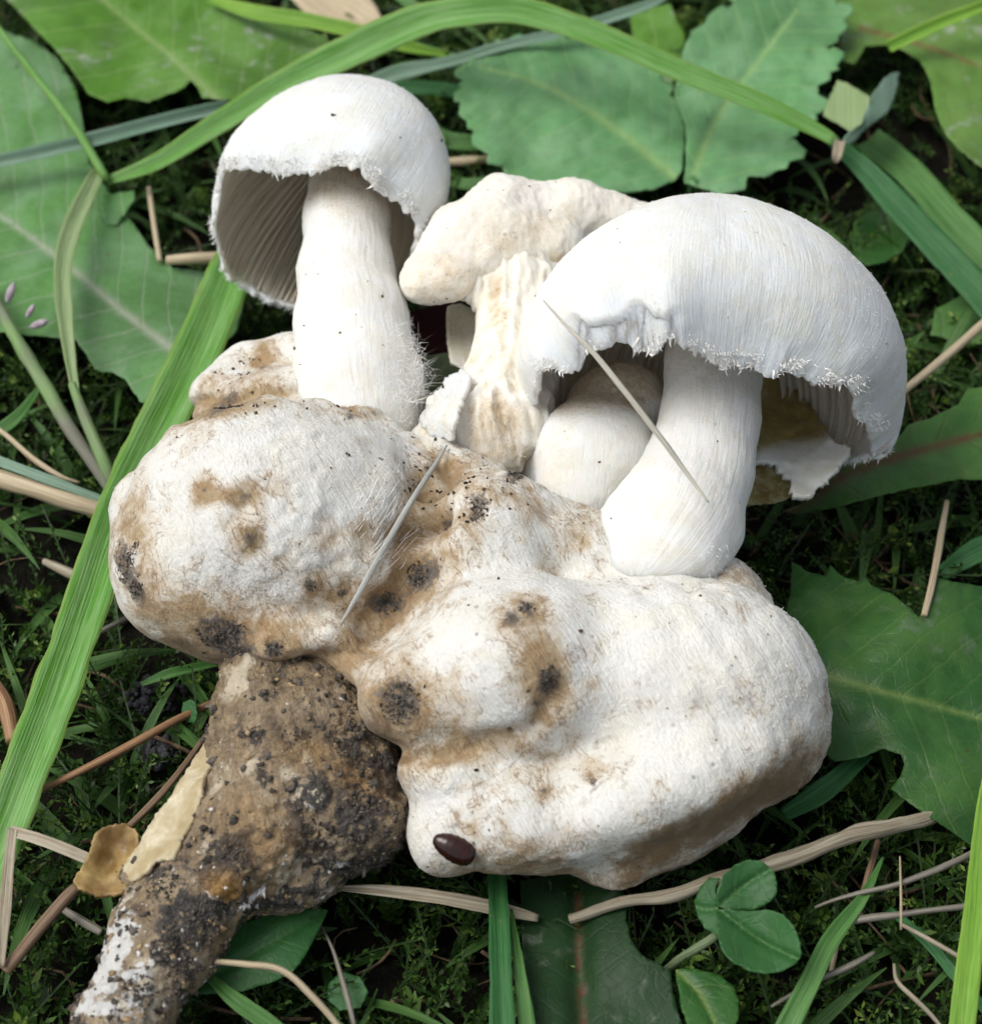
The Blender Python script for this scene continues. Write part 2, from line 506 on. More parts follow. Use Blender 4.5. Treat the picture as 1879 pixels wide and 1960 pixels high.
def sdf_mesh(prims, h, warp=None, pad=0.5):
    adds = [p for p in prims if p[0] != 'sub']
    lo = np.min([prim_box(p)[0] for p in adds], 0) - pad
    hi = np.max([prim_box(p)[1] for p in adds], 0) + pad
    n = np.ceil((hi - lo) / h).astype(int) + 1
    ax = [(lo[i] + h * np.arange(n[i])).astype(np.float32) for i in range(3)]
    f = np.full(n, 5.0, np.float32)
    for p in prims:
        neg = p[0] == 'sub'
        q = p[1:] if neg else p
        k = q[-1]
        bl, bh = prim_box(q)
        m = k * 1.5 + 0.25
        i0 = np.clip(((bl - m - lo) / h).astype(int), 0, n - 1); i1 = np.clip(((bh + m - lo) / h).astype(int) + 2, 1, n)
        S = tuple(slice(i0[i], i1[i]) for i in range(3))
        X, Y, Z = np.meshgrid(ax[0][S[0]], ax[1][S[1]], ax[2][S[2]], indexing='ij', sparse=True)
        d = prim_sdf(q, X, Y, Z).astype(np.float32)
        g = f[S]
        if neg:
            hh = np.clip(0.5 - 0.5 * (g + d) / k, 0, 1)
            f[S] = g * (1 - hh) + (-d) * hh + k * hh * (1 - hh)
        else:
            hh = np.clip(0.5 + 0.5 * (g - d) / k, 0, 1)
            f[S] = g * (1 - hh) + d * hh - k * hh * (1 - hh)
    return surface_nets(f, lo, h)

def vnormals(V, Q):
    N = np.zeros_like(V)
    fn = np.cross(V[Q[:, 2]] - V[Q[:, 0]], V[Q[:, 3 if Q.shape[1] == 4 else 1]] - V[Q[:, 1 if Q.shape[1] == 4 else 0]])
    for k in range(Q.shape[1]): np.add.at(N, Q[:, k], fn)
    return unit(N)

def seg_dist(px, py, poly):
    d = np.full(px.shape, 1e9)
    for (x0, y0), (x1, y1) in zip(poly[:-1], poly[1:]):
        dx, dy = x1 - x0, y1 - y0
        t = np.clip(((px - x0) * dx + (py - y0) * dy) / max(dx * dx + dy * dy, 1e-6), 0, 1)
        d = np.minimum(d, np.hypot(px - x0 - t * dx, py - y0 - t * dy))
    return d

def ribbon(pts, widths, fold=0.25, n=48, nrm=None, thick=0.016, tilt=0.0, uplean=0.45, wavy=0.0):
    """closed thin blade along pts (px,py,h); widths in pixels"""
    P = np.array([np.append(wh(*p), w * pscale(t_of(*p))) for p, w in zip(pts, widths)])
    R = resample(P, n)
    C, wd = R[:, :3], R[:, 3]
    wd = wd * (1 + 0.07 * vnoise(C, 0.5, 71) + 0.03 * vnoise(C, 0.12, 72))
    if wavy: C = C + wavy * np.stack([vnoise(C, 1.2, s) for s in (5, 6, 7)], 1)
    T = unit(np.gradient(C, axis=0))
    camw = TV * DIST
    Nn = unit(unit(camw - C) * (1 - uplean) + np.array([0, 0, 1.0]) * uplean)
    B = unit(np.cross(T, Nn)); Nn = unit(np.cross(B, T))
    if tilt:
        a = math.radians(tilt); B, Nn = B * math.cos(a) + Nn * math.sin(a), Nn * math.cos(a) - B * math.sin(a)
    us = np.array([-1, -0.66, -0.33, 0, 0.33, 0.66, 1.0])
    m = len(us)
    rows = C[:, None] + B[:, None] * us[None, :, None] * wd[:, None, None] * 0.5 + Nn[:, None] * ((np.abs(us) - 0.5) * fold)[None, :, None] * wd[:, None, None] * 0.5
    top = rows.reshape(-1, 3)
    th = np.clip(1 - np.abs(us) ** 4, 0.15, 1)[None, :, None] * thick
    bot = (rows - Nn[:, None] * th).reshape(-1, 3)
    V = np.vstack([top, bot])
    F = []
    o = n * m
    g = lambda i, j: i * m + j
    for i in range(n - 1):
        for j in range(m - 1):
            F.append((g(i, j), g(i, j + 1), g(i + 1, j + 1), g(i + 1, j)))
            F.append((o + g(i, j), o + g(i + 1, j), o + g(i + 1, j + 1), o + g(i, j + 1)))
        F.append((g(i, 0), g(i + 1, 0), o + g(i + 1, 0), o + g(i, 0)))
        F.append((g(i, m - 1), o + g(i, m - 1), o + g(i + 1, m - 1), g(i + 1, m - 1)))
    for j in range(m - 1):
        F.append((g(0, j), o + g(0, j), o + g(0, j + 1), g(0, j + 1)))
        F.append((g(n - 1, j), g(n - 1, j + 1), o + g(n - 1, j + 1), o + g(n - 1, j)))
    al = np.concatenate([[0], np.cumsum(np.linalg.norm(np.diff(C, axis=0), axis=1))])
    sd = random.random() * 50
    gv = np.stack([(us[None, :] * wd[:, None] * 0.5 + sd), np.broadcast_to(al[:, None], (n, m)), np.full((n, m), sd)], -1).reshape(-1, 3)
    ed = np.broadcast_to(us[None], (n, m)).reshape(-1)
    return V, np.array(F), {'GV': np.vstack([gv, gv]), 'EDGE': np.concatenate([ed, ed])}

def blade(name, label, cat, pts, widths, mat, group=None, **kw):
    V, F, A = ribbon(pts, widths, **kw)
    return solo(name, label, cat, V, F, mat, attrs=A, group=group)

def tube_mesh(C, r, seg=9, bumps=0.08, seed=3):
    n = len(C)
    T = unit(np.gradient(C, axis=0))
    ref = np.array([0.13, 0.2, 0.97])
    B = unit(np.cross(T, ref)); N = np.cross(B, T)
    a = np.linspace(0, 2 * math.pi, seg, endpoint=False)
    rr = r[:, None] * (1 + bumps * vnoise(C[:, None] + np.stack([np.cos(a), np.sin(a), 0 * a], -1)[None] * 0.5, 0.4, seed))
    V = (C[:, None] + (B[:, None] * np.cos(a)[None, :, None] + N[:, None] * np.sin(a)[None, :, None]) * rr[..., None]).reshape(-1, 3)
    F = [(i * seg + j, i * seg + (j + 1) % seg, (i + 1) * seg + (j + 1) % seg, (i + 1) * seg + j) for i in range(n - 1) for j in range(seg)]
    V = np.vstack([V, C[0], C[-1]])
    F3 = [(n * seg, (j + 1) % seg, j, j) for j in range(seg)]
    F = [tuple(x) for x in F] + [(n * seg, (j + 1) % seg, j) for j in range(seg)] + [(n * seg + 1, (n - 1) * seg + j, (n - 1) * seg + (j + 1) % seg) for j in range(seg)]
    al = np.concatenate([[0], np.cumsum(np.linalg.norm(np.diff(C, axis=0), axis=1))])
    gv = np.stack([np.broadcast_to(np.sin(a)[None] * 0.15 * 1.0, (n, seg)) + seed, np.broadcast_to(al[:, None], (n, seg)), np.broadcast_to(np.cos(a)[None] * 0.15, (n, seg))], -1).reshape(-1, 3)
    gv = np.vstack([gv, gv[:1], gv[-1:]])
    ed = np.append(np.broadcast_to(np.cos(a)[None], (n, seg)).reshape(-1), [0.5, 0.5])
    return V, F, {'GV': gv, 'EDGE': ed}

def straw(name, label, cat, pts, widths, mat, group=None, n=40, seg=9, bumps=0.12, seed=3, wavy=0.0):
    P = np.array([np.append(wh(*p), 0.5 * w * pscale(t_of(*p))) for p, w in zip(pts, widths)])
    R = resample(P, n)
    C = R[:, :3]
    if wavy: C = C + wavy * np.stack([vnoise(C, 0.8, s + seed) for s in (5, 6, 7)], 1)
    V, F, A = tube_mesh(C, R[:, 3], seg, bumps, seed)
    return solo(name, label, cat, V, F, mat, attrs=A, group=group)

def tps(ctrl):
    c = np.array(ctrl, float); n = len(c)
    P = c[:, :2] / 300.0
    def U(d2): return np.where(d2 > 1e-12, d2 * np.log(np.maximum(d2, 1e-12)), 0)
    if n < 3:
        return lambda x, y: np.full(np.shape(x), c[:, 2].mean())
    Km = U(((P[:, None] - P[None]) ** 2).sum(-1)) + np.eye(n) * 0.02
    Q = np.hstack([np.ones((n, 1)), P])
    A = np.block([[Km, Q], [Q.T, np.zeros((3, 3))]])
    sol = np.linalg.lstsq(A, np.concatenate([c[:, 2], np.zeros(3)]), rcond=None)[0]
    def f(x, y):
        q = np.stack([x, y], -1) / 300.0
        return U(((q[..., None, :] - P) ** 2).sum(-1)) @ sol[:n] + sol[n] + q @ sol[n + 1:]
    return f

def teeth(outline, step=26, amp=9, seed=1, skip=None):
    """saw teeth along a traced outline (pixels)"""
    rg = random.Random(seed)
    P = np.array(outline, float); out = []
    n = len(P)
    area = 0.5 * sum(P[i][0] * P[(i + 1) % n][1] - P[(i + 1) % n][0] * P[i][1] for i in range(n))
    sg = 1 if area > 0 else -1
    for i in range(n):
        a, b = P[i], P[(i + 1) % n]
        d = b - a; L = np.hypot(*d)
        m = max(1, int(L / step))
        nn = np.array([d[1], -d[0]]) / max(L, 1e-6) * sg
        for q in range(m):
            t0 = q / m
            p = a + d * t0
            if skip and skip(p[0], p[1]): out.append(p); continue
            out.append(p + nn * rg.uniform(-0.25, 0.2) * amp)
            out.append(a + d * (t0 + 0.72 / m) + nn * amp * rg.uniform(0.6, 1.2))
    return out

def patch(outline, ctrl, step=9, midrib=None, thick=0.018, und=0.05, undsc=1.1, ribw=7, groove=0.05, seed=0, jitter=1.2, use_t=False):
    """thin curved sheet with a traced outline; ctrl = (px,py,height cm) it passes through"""
    rg = random.Random(seed + 5)
    O = [np.array(p, float) for p in outline]
    D = []
    for i in range(len(O)):
        a, b = O[i], O[(i + 1) % len(O)]
        m = max(1, int(np.hypot(*(b - a)) / step))
        for q in range(m): D.append(a + (b - a) * q / m)
    D = np.array(D)
    D[:, 0] += [rg.uniform(-jitter, jitter) for _ in D]; D[:, 1] += [rg.uniform(-jitter, jitter) for _ in D]
    x0, y0 = D.min(0); x1, y1 = D.max(0)
    pts = [Vector(p) for p in D]
    nb = len(pts)
    gy = y0; r = 0
    while gy < y1:
        gx = x0 + (step / 2 if r % 2 else 0)
        while gx < x1:
            pts.append(Vector((gx + rg.uniform(-.2, .2) * step, gy + rg.uniform(-.2, .2) * step))); gx += step
        gy += step * 0.87; r += 1
    if midrib is not None:
        for p in resample(np.array(midrib, float), 60): pts.append(Vector(p))
    res = geometry.delaunay_2d_cdt(pts, [], [list(range(nb))], 1, 0.3)
    V2 = np.array([tuple(v) for v in res[0]]); F = [tuple(f) for f in res[2]]
    hf = tps(ctrl)
    px, py = V2[:, 0], V2[:, 1]
    h = hf(px, py)
    base = camh(px, py, h) if not use_t else camp(px, py, h)
    base = W(base)
    h = h + und * fbm(base, undsc, 3, seed)
    attrs = {}
    if midrib is not None:
        mr = resample(np.array(midrib, float), 80)
        s = pscale(t_of(mr[:, 0].mean(), mr[:, 1].mean(), np.mean([c[2] for c in ctrl])))
        d2 = (px[:, None] - mr[None, :, 0]) ** 2 + (py[:, None] - mr[None, :, 1]) ** 2
        j = d2.argmin(1)
        al = np.concatenate([[0], np.cumsum(np.hypot(*np.diff(mr, axis=0).T))])
        tg = np.gradient(mr, axis=0); tg /= np.linalg.norm(tg, axis=1, keepdims=True)
        dx, dy = px - mr[j, 0], py - mr[j, 1]
        ac = tg[j, 0] * dy - tg[j, 1] * dx
        dist = np.sqrt(d2.min(1))
        wrib = ribw * (1 - 0.65 * al[j] / al[-1])
        mask = np.exp(-(dist / np.maximum(wrib, 2)) ** 2)
        attrs['LV'] = np.stack([(al[j] + tg[j, 0] * dx + tg[j, 1] * dy) * s, ac * s, mask], 1)
        h = h - groove * np.exp(-(dist / (ribw * 2.2)) ** 2)
    else:
        attrs['LV'] = np.stack([px * K, py * K * 0.2 + 3, 0 * px], 1)
    V = W(camh(px, py, h) if not use_t else camp(px, py, h))
    # close with thickness
    F = np.array(F)
    v0, v1, v2 = V[F[:, 0]], V[F[:, 1]], V[F[:, 2]]
    fn = np.cross(v1 - v0, v2 - v0); N = np.zeros_like(V)
    for k in range(3): np.add.at(N, F[:, k], fn)
    N = unit(N)
    if N[:, 2].mean() < 0 : N = -N; F = F[:, ::-1]
    n = len(V)
    E_ = {}
    for f in F:
        for a, b in ((f[0], f[1]), (f[1], f[2]), (f[2], f[0])):
            if (b, a) in E_: del E_[(b, a)]
            else: E_[(a, b)] = 1
    side = []
    for a, b in E_: side += [(b, a, a + n), (b, a + n, b + n)]
    VV = np.vstack([V, V - N * thick])
    FF = np.vstack([F, F[:, ::-1] + n, np.array(side)])
    for k_ in attrs: attrs[k_] = np.vstack([attrs[k_], attrs[k_]])
    return VV, FF, attrs, np.concatenate([px, px]), np.concatenate([py, py])

def leaf(name, label, outline, ctrl, mat, midrib=None, cat='leaf', group=None, **kw):
    V, F, A, _, _ = patch(outline, ctrl, midrib=midrib, **kw)
    A['GV'] = A['LV'] * np.array([1.0, 1.0, 0.0]); A['EDGE'] = np.full(len(V), 0.5)
    return solo(name, label, cat, V, F, mat, attrs=A, group=group)

def hairs(base, dirs, length, width=0.012, seed=0, curl=0.5, lvar=0.6):
    """thin tapering fibres (crossed strips), one mesh"""
    rg = np.random.default_rng(seed)
    n = len(base)
    L = length * (1 - lvar + 2 * lvar * rg.random(n))[:, None]
    d = unit(dirs + 0.35 * rg.normal(size=(n, 3)))
    c = unit(np.cross(d, rg.normal(size=(n, 3))))
    cu = (rg.random((n, 1)) - 0.3) * curl
    p0, p1, p2 = base, base + d * L * 0.5 + c * L * cu * 0.25, base + d * L * (1 - 0.2 * np.abs(cu)) + c * L * cu
    s = unit(np.cross(d, TV[None] + 0.3 * rg.normal(size=(n, 3)))) * width * 0.5
    V = np.stack([p0 - s, p0 + s, p1 - s * 0.75, p1 + s * 0.75, p2], 1).reshape(-1, 3)
    b = np.arange(n)[:, None] * 5
    F = np.vstack([b + np.array([[0, 1, 3]]), b + np.array([[0, 3, 2]]), b + np.array([[2, 3, 4]])])
    return V, F
# ------------------------------------------------------------------ ground
M_ground = mat_simple('dark_soil', (0.006, 0.006, 0.004), (0.016, 0.014, 0.009), 220, 0.95, 0.15, 1.0, 0.002)
gx = np.concatenate([[-6000, -1500, -400, -120, -40], np.arange(-16, 16.01, 0.25), [40, 120, 400, 1500, 6000]])
gy = np.concatenate([[-6000, -1500, -400, -120, -40], np.arange(-16, 20.01, 0.25), [40, 120, 400, 1500, 6000]])
GX, GY = np.meshgrid(gx, gy, indexing='ij')
gp = np.stack([GX, GY, 0 * GX], -1)
def ground_z(p):
    near = sstep(30, 14, np.maximum(np.abs(p[..., 0]), np.abs(p[..., 1])))
    return -0.95 + near * (0.45 * fbm(p * np.array([1, 1, 0]), 2.6, 4, 2))
gp[..., 2] = ground_z(gp)
ni, nj = GX.shape
I, J = np.meshgrid(np.arange(ni - 1), np.arange(nj - 1), indexing='ij')
I, J = I.ravel(), J.ravel()
gf = np.stack([I * nj + J, (I + 1) * nj + J, (I + 1) * nj + J + 1, I * nj + J + 1], 1)
g_o = link('ground', mesh_data('ground', gp.reshape(-1, 3), gf, M_ground)); tag(g_o, kind='structure', label='dark mossy soil under the plants')
# ------------------------------------------------------------------ moss and ground litter (nobody could count it)
M_moss = mat_moss('moss_leaflets')
def moss(n, seed, x0, x1, y0, y1, hmin, hmax, dens_seed, thr, leaf_len=0.13):
    rg = np.random.default_rng(seed)
    P = np.stack([rg.uniform(x0, x1, n), rg.uniform(y0, y1, n), np.zeros(n)], 1)
    d = fbm(P, 2.2, 3, dens_seed)
    P = P[d > thr]; n = len(P)
    P[:, 2] = ground_z(P)
    Ht = rg.uniform(hmin, hmax, n)
    lean = rg.normal(size=(n, 2)) * 0.75
    m = 26
    s = np.linspace(0.12, 1, m)
    ax = P[:, None] + np.stack([lean[:, :1] * s ** 1.6, lean[:, 1:] * s ** 1.6, np.broadcast_to(s, (n, m))], -1) * Ht[:, None, None]
    ang = rg.uniform(0, 6.28, (n, 1)) + np.arange(m)[None] * 2.4
    T = unit(np.gradient(ax, axis=1))
    e1 = unit(np.cross(T, np.array([0.3, 0.9, 0.1]))); e2 = np.cross(T, e1)
    out = e1 * np.cos(ang)[..., None] + e2 * np.sin(ang)[..., None]
    L = leaf_len * (1.0 - 0.45 * s)[None, :, None] * rg.uniform(0.7, 1.3, (n, m, 1))
    d = unit(out * 0.85 + T * 0.65)
    side = unit(np.cross(d, T)) * L * 0.24
    b = ax; mid = b + d * L * 0.5 + out * L * 0.05; tip = b + d * L + T * L * 0.15
    V = np.stack([b, mid - side, tip, mid + side], 2).reshape(-1, 3)
    q = np.arange(n * m)[:, None] * 4
    F = q + np.array([[0, 1, 2, 3]])
    sh = np.clip((s[None] * 0.75 + rg.normal(0, 0.16, (n, 1)) + rg.normal(0, 0.08, (n, m))) * 0.9, 0, 1)
    # stalk
    sw = unit(np.cross(T, TV)) * 0.014
    SV = np.stack([ax - sw, ax + sw], 2).reshape(-1, 3)
    k = (np.arange(n)[:, None] * m + np.arange(m - 1)[None]).ravel()[:, None] * 2
    SF = k + np.array([[0, 1, 3, 2]]) + len(V)
    return np.vstack([V, SV]), np.vstack([F, SF]), np.concatenate([np.repeat(sh.ravel(), 4), np.full(len(SV), 0.1)])
V, F, S = moss(9500, 3, -14, 14, -13, 17, 0.45, 1.25, 8, -0.26, 0.17)
V2_, F2_, S2_ = moss(900, 13, -14, 14, -13, 17, 0.6, 1.05, 18, -0.1, 0.32)
V, F, S = np.vstack([V, V2_]), np.vstack([F, F2_ + len(V)]), np.concatenate([S, np.clip(S2_ * 1.15, 0, 1)])
tag(link('moss', mesh_data('moss', V, F, M_moss, attrs={'shade': S})), kind='stuff', label='dark green moss growing between the leaves', cat='moss')

M_litter = mat_simple('brown_litter', (0.05, 0.032, 0.02), (0.20, 0.14, 0.08), 500, 0.8, 0.2, 0.5)
rg = np.random.default_rng(21)
LV_, LF_ = [], []
for i in range(900):
    p = np.array([rg.uniform(-13, 13), rg.uniform(-13, 17), 0.0]); p[2] = ground_z(p) + rg.uniform(0.05, 0.55)
    a = rg.uniform(0, 6.28); L = rg.uniform(0.3, 1.6); d = np.array([math.cos(a), math.sin(a), rg.normal() * 0.25])
    q = np.linspace(0, 1, 5)[:, None]
    C = p + d * L * q + np.array([-d[1], d[0], 0.3]) * (q * (1 - q)) * rg.normal() * 0.5
    v, f, _ = tube_mesh(C, np.full(5, rg.uniform(0.012, 0.035)), 5, 0.1, i)
    o = sum(len(x) for x in LV_)
    LV_.append(v); LF_ += [tuple(o + k for k in ff) for ff in f]
tag(link('plant_litter', mesh_data('plant_litter', np.vstack(LV_), LF_, M_litter)), kind='stuff', label='fine brown plant litter scattered on the soil', cat='litter')

# short fine grass and seedlings low between the leaves
M_lowgrass = mat_blade('low_grass', (0.05, 0.13, 0.03), (0.10, 0.22, 0.05), gloss=0.4)
LV_, LF_, GVs, EDs = [], [], [], []
for i in range(950):
    x, y = rg.uniform(-13, 13), rg.uniform(-13, 17)
    z = float(ground_z(np.array([x, y, 0.0])))
    a = rg.uniform(0, 6.28); L = rg.uniform(1.0, 2.6); up = rg.uniform(0.35, 0.75)
    s = np.linspace(0, 1, 9)[:, None]
    C = np.array([x, y, z]) + np.hstack([math.cos(a) * s, math.sin(a) * s, up * (s * 1.6 - s * s)]) * L * np.array([1, 1, 0.9])
    C[:, 2] = np.minimum(C[:, 2], 0.45 + 0.2 * math.sin(i))
    w = (0.06 + 0.07 * rg.random()) * (1 - s ** 2.2) + 0.008
    T = unit(np.gradient(C, axis=0)); B = unit(np.cross(T, np.array([0.1, 0.2, 1.0]) + 0.5 * rg.normal(size=3)))
    o = sum(len(v) for v in LV_)
    LV_.append(np.stack([C - B * w, C - np.cross(B, T) * w * 0.3, C + B * w], 1).reshape(-1, 3))
    for r in range(8):
        for k in (0, 1): LF_.append((o + r * 3 + k, o + r * 3 + k + 1, o + r * 3 + k + 4, o + r * 3 + k + 3))
    GVs.append(np.stack([np.tile([-.1, 0, .1], 9) + i, np.repeat(s[:, 0] * L, 3), np.zeros(27)], 1)); EDs.append(np.tile([-1, 0, 1.0], 9))
tag(link('low_grass', mesh_data('low_grass', np.vstack(LV_), np.array(LF_), M_lowgrass, attrs={'GV': np.vstack(GVs), 'EDGE': np.concatenate(EDs)})), kind='stuff', label='short thin grass low between the leaves', cat='grass')

# ------------------------------------------------------------------ broad leaves
ML_teal = mat_leaf('leaf_pale_teal', (0.14, 0.36, 0.09), (0.28, 0.48, 0.28), (0.50, 0.52, 0.42), gloss=0.45, spec=0.35, laterals=0.6, mild=0.35)
ML_bright = mat_leaf('leaf_yellow_green', (0.11, 0.30, 0.02), (0.22, 0.41, 0.11), (0.32, 0.46, 0.16), gloss=0.45, laterals=0.8, mild=0.95)
ML_elder = mat_leaf('leaf_elder', (0.17, 0.43, 0.16), (0.30, 0.55, 0.31), (0.34, 0.54, 0.20), gloss=0.45, laterals=1.0, mild=0.15, space=0.42)
ML_mildew = mat_leaf('leaf_mildewed', (0.14, 0.31, 0.05), (0.22, 0.38, 0.10), (0.26, 0.20, 0.07), gloss=0.45, laterals=0.5, mild=0.9, red=0.5)
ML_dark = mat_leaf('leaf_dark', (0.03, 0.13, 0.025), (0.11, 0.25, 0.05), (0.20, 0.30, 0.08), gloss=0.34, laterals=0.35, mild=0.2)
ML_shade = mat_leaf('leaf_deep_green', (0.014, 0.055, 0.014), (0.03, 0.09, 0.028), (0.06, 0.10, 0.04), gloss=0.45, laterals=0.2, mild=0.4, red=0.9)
ML_brownrib = mat_leaf('leaf_brown_rib', (0.06, 0.19, 0.035), (0.15, 0.31, 0.07), (0.13, 0.075, 0.03), gloss=0.42, laterals=0.5, red=0.5)
ML_clover = mat_leaf('leaf_clover', (0.04, 0.16, 0.04), (0.06, 0.20, 0.055), (0.08, 0.21, 0.06), gloss=0.4, laterals=0.3, blotch=0.4)

def Z(rx, ry, sc, pts):
    """points read in an enlarged crop -> picture frame"""
    return [((rx + x / sc) / 1.05055, (ry + y / sc) / 1.05055) for x, y in pts]

leaf('broad_leaf', 'large yellow-green leaf with pale patches lying under the arching grass blade', [(10, -130), (-60, -60), (20, 5), (60, 48), (110, 98), (150, 150), (170, 180), (206, 194), (240, 186), (285, 194), (345, 172), (366, 153), (378, 166), (388, 186), (440, 190), (520, 178), (590, 140), (640, 100), (625, 70), (560, 45), (470, 28), (420, 10), (430, -130)],
     [(0, 0, 0.6), (110, 95, 0.85), (280, 190, 0.8), (380, 175, 1.0), (600, 120, 0.6), (300, 60, 0.55), (430, -100, 0.3), (150, -100, 0.6)], ML_bright, midrib=[(430, 205), (330, 110), (220, 20), (120, -80)], und=0.2, undsc=1.4, seed=1)
leaf('broad_leaf', 'big pale leaf with a light midrib beside the two grass stalks', [(-110, 40), (-20, 50), (60, 75), (110, 110), (148, 175), (160, 240), (170, 310), (226, 388), (285, 470), (330, 512), (400, 520), (470, 560), (455, 630), (400, 690), (330, 765), (290, 778), (268, 767), (240, 725), (217, 713), (195, 712), (181, 705), (160, 672), (145, 650), (60, 642), (-20, 632), (-110, 640)],
     [(0, 60, 0.3), (150, 200, 0.45), (0, 430, 0.35), (200, 560, 0.55), (340, 670, 0.45), (400, 520, 0.2), (270, 760, 0.35), (0, 630, 0.3), (226, 388, 0.3)], ML_teal, midrib=[(345, 680), (240, 600), (150, 525), (60, 455), (-20, 400), (-110, 350)], und=0.18, undsc=1.5, seed=2, ribw=9)
elder_l = Z(900, 0, 3.1317, [(1440, 1130), (1300, 1190), (1050, 1215), (830, 1170), (640, 1150), (430, 1130), (340, 1060), (250, 970), (150, 870), (200, 830), (120, 760), (75, 680), (118, 640), (40, 590), (95, 565), (100, 510), (50, 440), (130, 425), (200, 330), (350, 262), (500, 240), (640, 240), (760, 250), (900, 230), (1080, 290), (1180, 370), (1290, 420), (1350, 500), (1400, 590), (1460, 700), (1500, 800), (1490, 900), (1478, 1060)])
elder = thing('elder_leaf', 'bluish-green toothed compound leaf behind the caps with the arching blade over it', 'leaf', wh(1320, 350, -0.5))
V, F, A, _, _ = patch(teeth(elder_l, 24, 11, 3, skip=lambda x, y: y > 350 or (x > 1240 and y > 190)), [(1310, 350, 0.55), (880, 180, 0.95), (1100, 90, 0.75), (1000, 340, 0.6), (1270, 180, 0.65), (1080, 220, 0.85)], step=8, und=0.11, undsc=0.7, seed=3, ribw=9,
                     midrib=Z(900, 0, 3.1317, [(1440, 1130), (1160, 890), (860, 680), (560, 520), (200, 420)]), groove=0.07)
part(elder, 'leaflet', V, F, ML_elder, attrs=A)
elder_r = Z(1450, 0, 3.586, [(0, 1400), (170, 1370), (190, 1275), (380, 1235), (500, 1165), (610, 1090), (470, 1010), (560, 930), (640, 905), (690, 825), (775, 720), (640, 695), (700, 620), (790, 520), (835, 460), (885, 372), (770, 362), (745, 338), (850, 255), (890, 150), (935, 33), (830, 40), (770, -20), (640, -130), (430, -160), (250, -90)]) + Z(900, 0, 3.1317, [(1800, -60), (1800, 10), (1762, 85), (1722, 38), (1620, 140), (1520, 235), (1485, 300), (1470, 400), (1432, 560), (1432, 620), (1500, 790), (1500, 1000), (1490, 1150)])
V, F, A, _, _ = patch(teeth(elder_r, 30, 9, 4, skip=lambda x, y: y > 340 or x < 1330), [(1310, 350, 0.55), (1500, 300, 0.7), (1600, 20, 1.2), (1420, 60, 1.0), (1420, 200, 0.75), (1590, 180, 1.0)], step=8, und=0.11, undsc=0.7, seed=4, ribw=8,
                     midrib=Z(900, 0, 3.1317, [(1540, 1120), (1650, 830), (1800, 580), (1960, 380), (2200, 60)]), groove=0.07)
part(elder, 'leaflet', V, F, ML_elder, attrs=A)
V, F, A = ribbon([(1335, 365, 0.4), (1325, 335, 0.62), (1310, 420, -0.6)], [7, 7, 8], n=20, thick=0.05)
part(elder, 'leaf_stalk', V, F, ML_elder)
leaf('broad_leaf', 'mildew-flecked green leaf with a reddish vein at the edge of the patch', Z(1450, 0, 3.586, [(780, 60), (860, 260), (880, 440), (960, 460), (1040, 330), (1240, 320), (1430, 430), (1500, 560), (1530, 700), (1545, 800), (1590, 900), (1640, 990), (1700, 1060), (1780, 1130), (1879, 1205), (2200, 1300), (2300, 400), (2200, -200), (1300, -250), (800, -200)]),
     [(1590, 40, 0.55), (1750, 100, 0.8), (1830, 200, 1.0), (1879, 320, 0.9), (1990, 100, 0.8), (1700, -40, 0.5)], ML_mildew, midrib=Z(1450, 0, 3.586, [(1000, 200), (1250, 270), (1500, 340), (1879, 480), (2200, 600)]), und=0.18, undsc=1.2, seed=5, ribw=5)
leaf('small_leaf', 'short green leaf standing behind the notch of the toothed leaf', Z(900, 0, 3.1317, [(1150, 60), (1400, 20), (1440, 110), (1500, 220), (1480, 330), (1440, 430), (1415, 560), (1330, 480), (1280, 390), (1160, 330), (1160, 200)]),
     [(1240, 30, 0.0), (1310, 60, 0.15), (1300, 160, 0.2)], ML_bright, und=0.06, seed=6)
dand = Z(1200, 1050, 2.4276, [(950, 190), (1050, 250), (1120, 262), (1138, 208), (1200, 268), (1290, 292), (1300, 255), (1340, 310), (1440, 350), (1530, 420), (1572, 468), (1612, 400), (1650, 270), (1760, 295), (1879, 312), (2200, 330), (2200, 1700), (1860, 1605), (1700, 1490), (1560, 1400), (1432, 1300), (1480, 1240), (1502, 1180), (1480, 1135), (1400, 1105), (1290, 1150), (1160, 1168), (1090, 1110), (1000, 1150), (900, 1050), (850, 800), (900, 500), (945, 350)])
leaf('dandelion_leaf', 'broad dark green toothed leaf beside the smooth end of the lumpy mushroom', dand, [(1520, 1090, 0.5), (1560, 1250, 0.75), (1620, 1150, 0.6), (1850, 1200, 0.55), (1600, 1350, 0.55), (1879, 1600, 0.35), (1760, 1450, 0.5), (1580, 1470, 0.45), (1790, 1180, 0.75), (1480, 1300, 0.3)],
     ML_dark, midrib=Z(1200, 1050, 2.4276, [(850, 690), (1110, 750), (1400, 830), (1879, 960), (2200, 1050)]), und=0.2, undsc=1.3, seed=7, ribw=9)
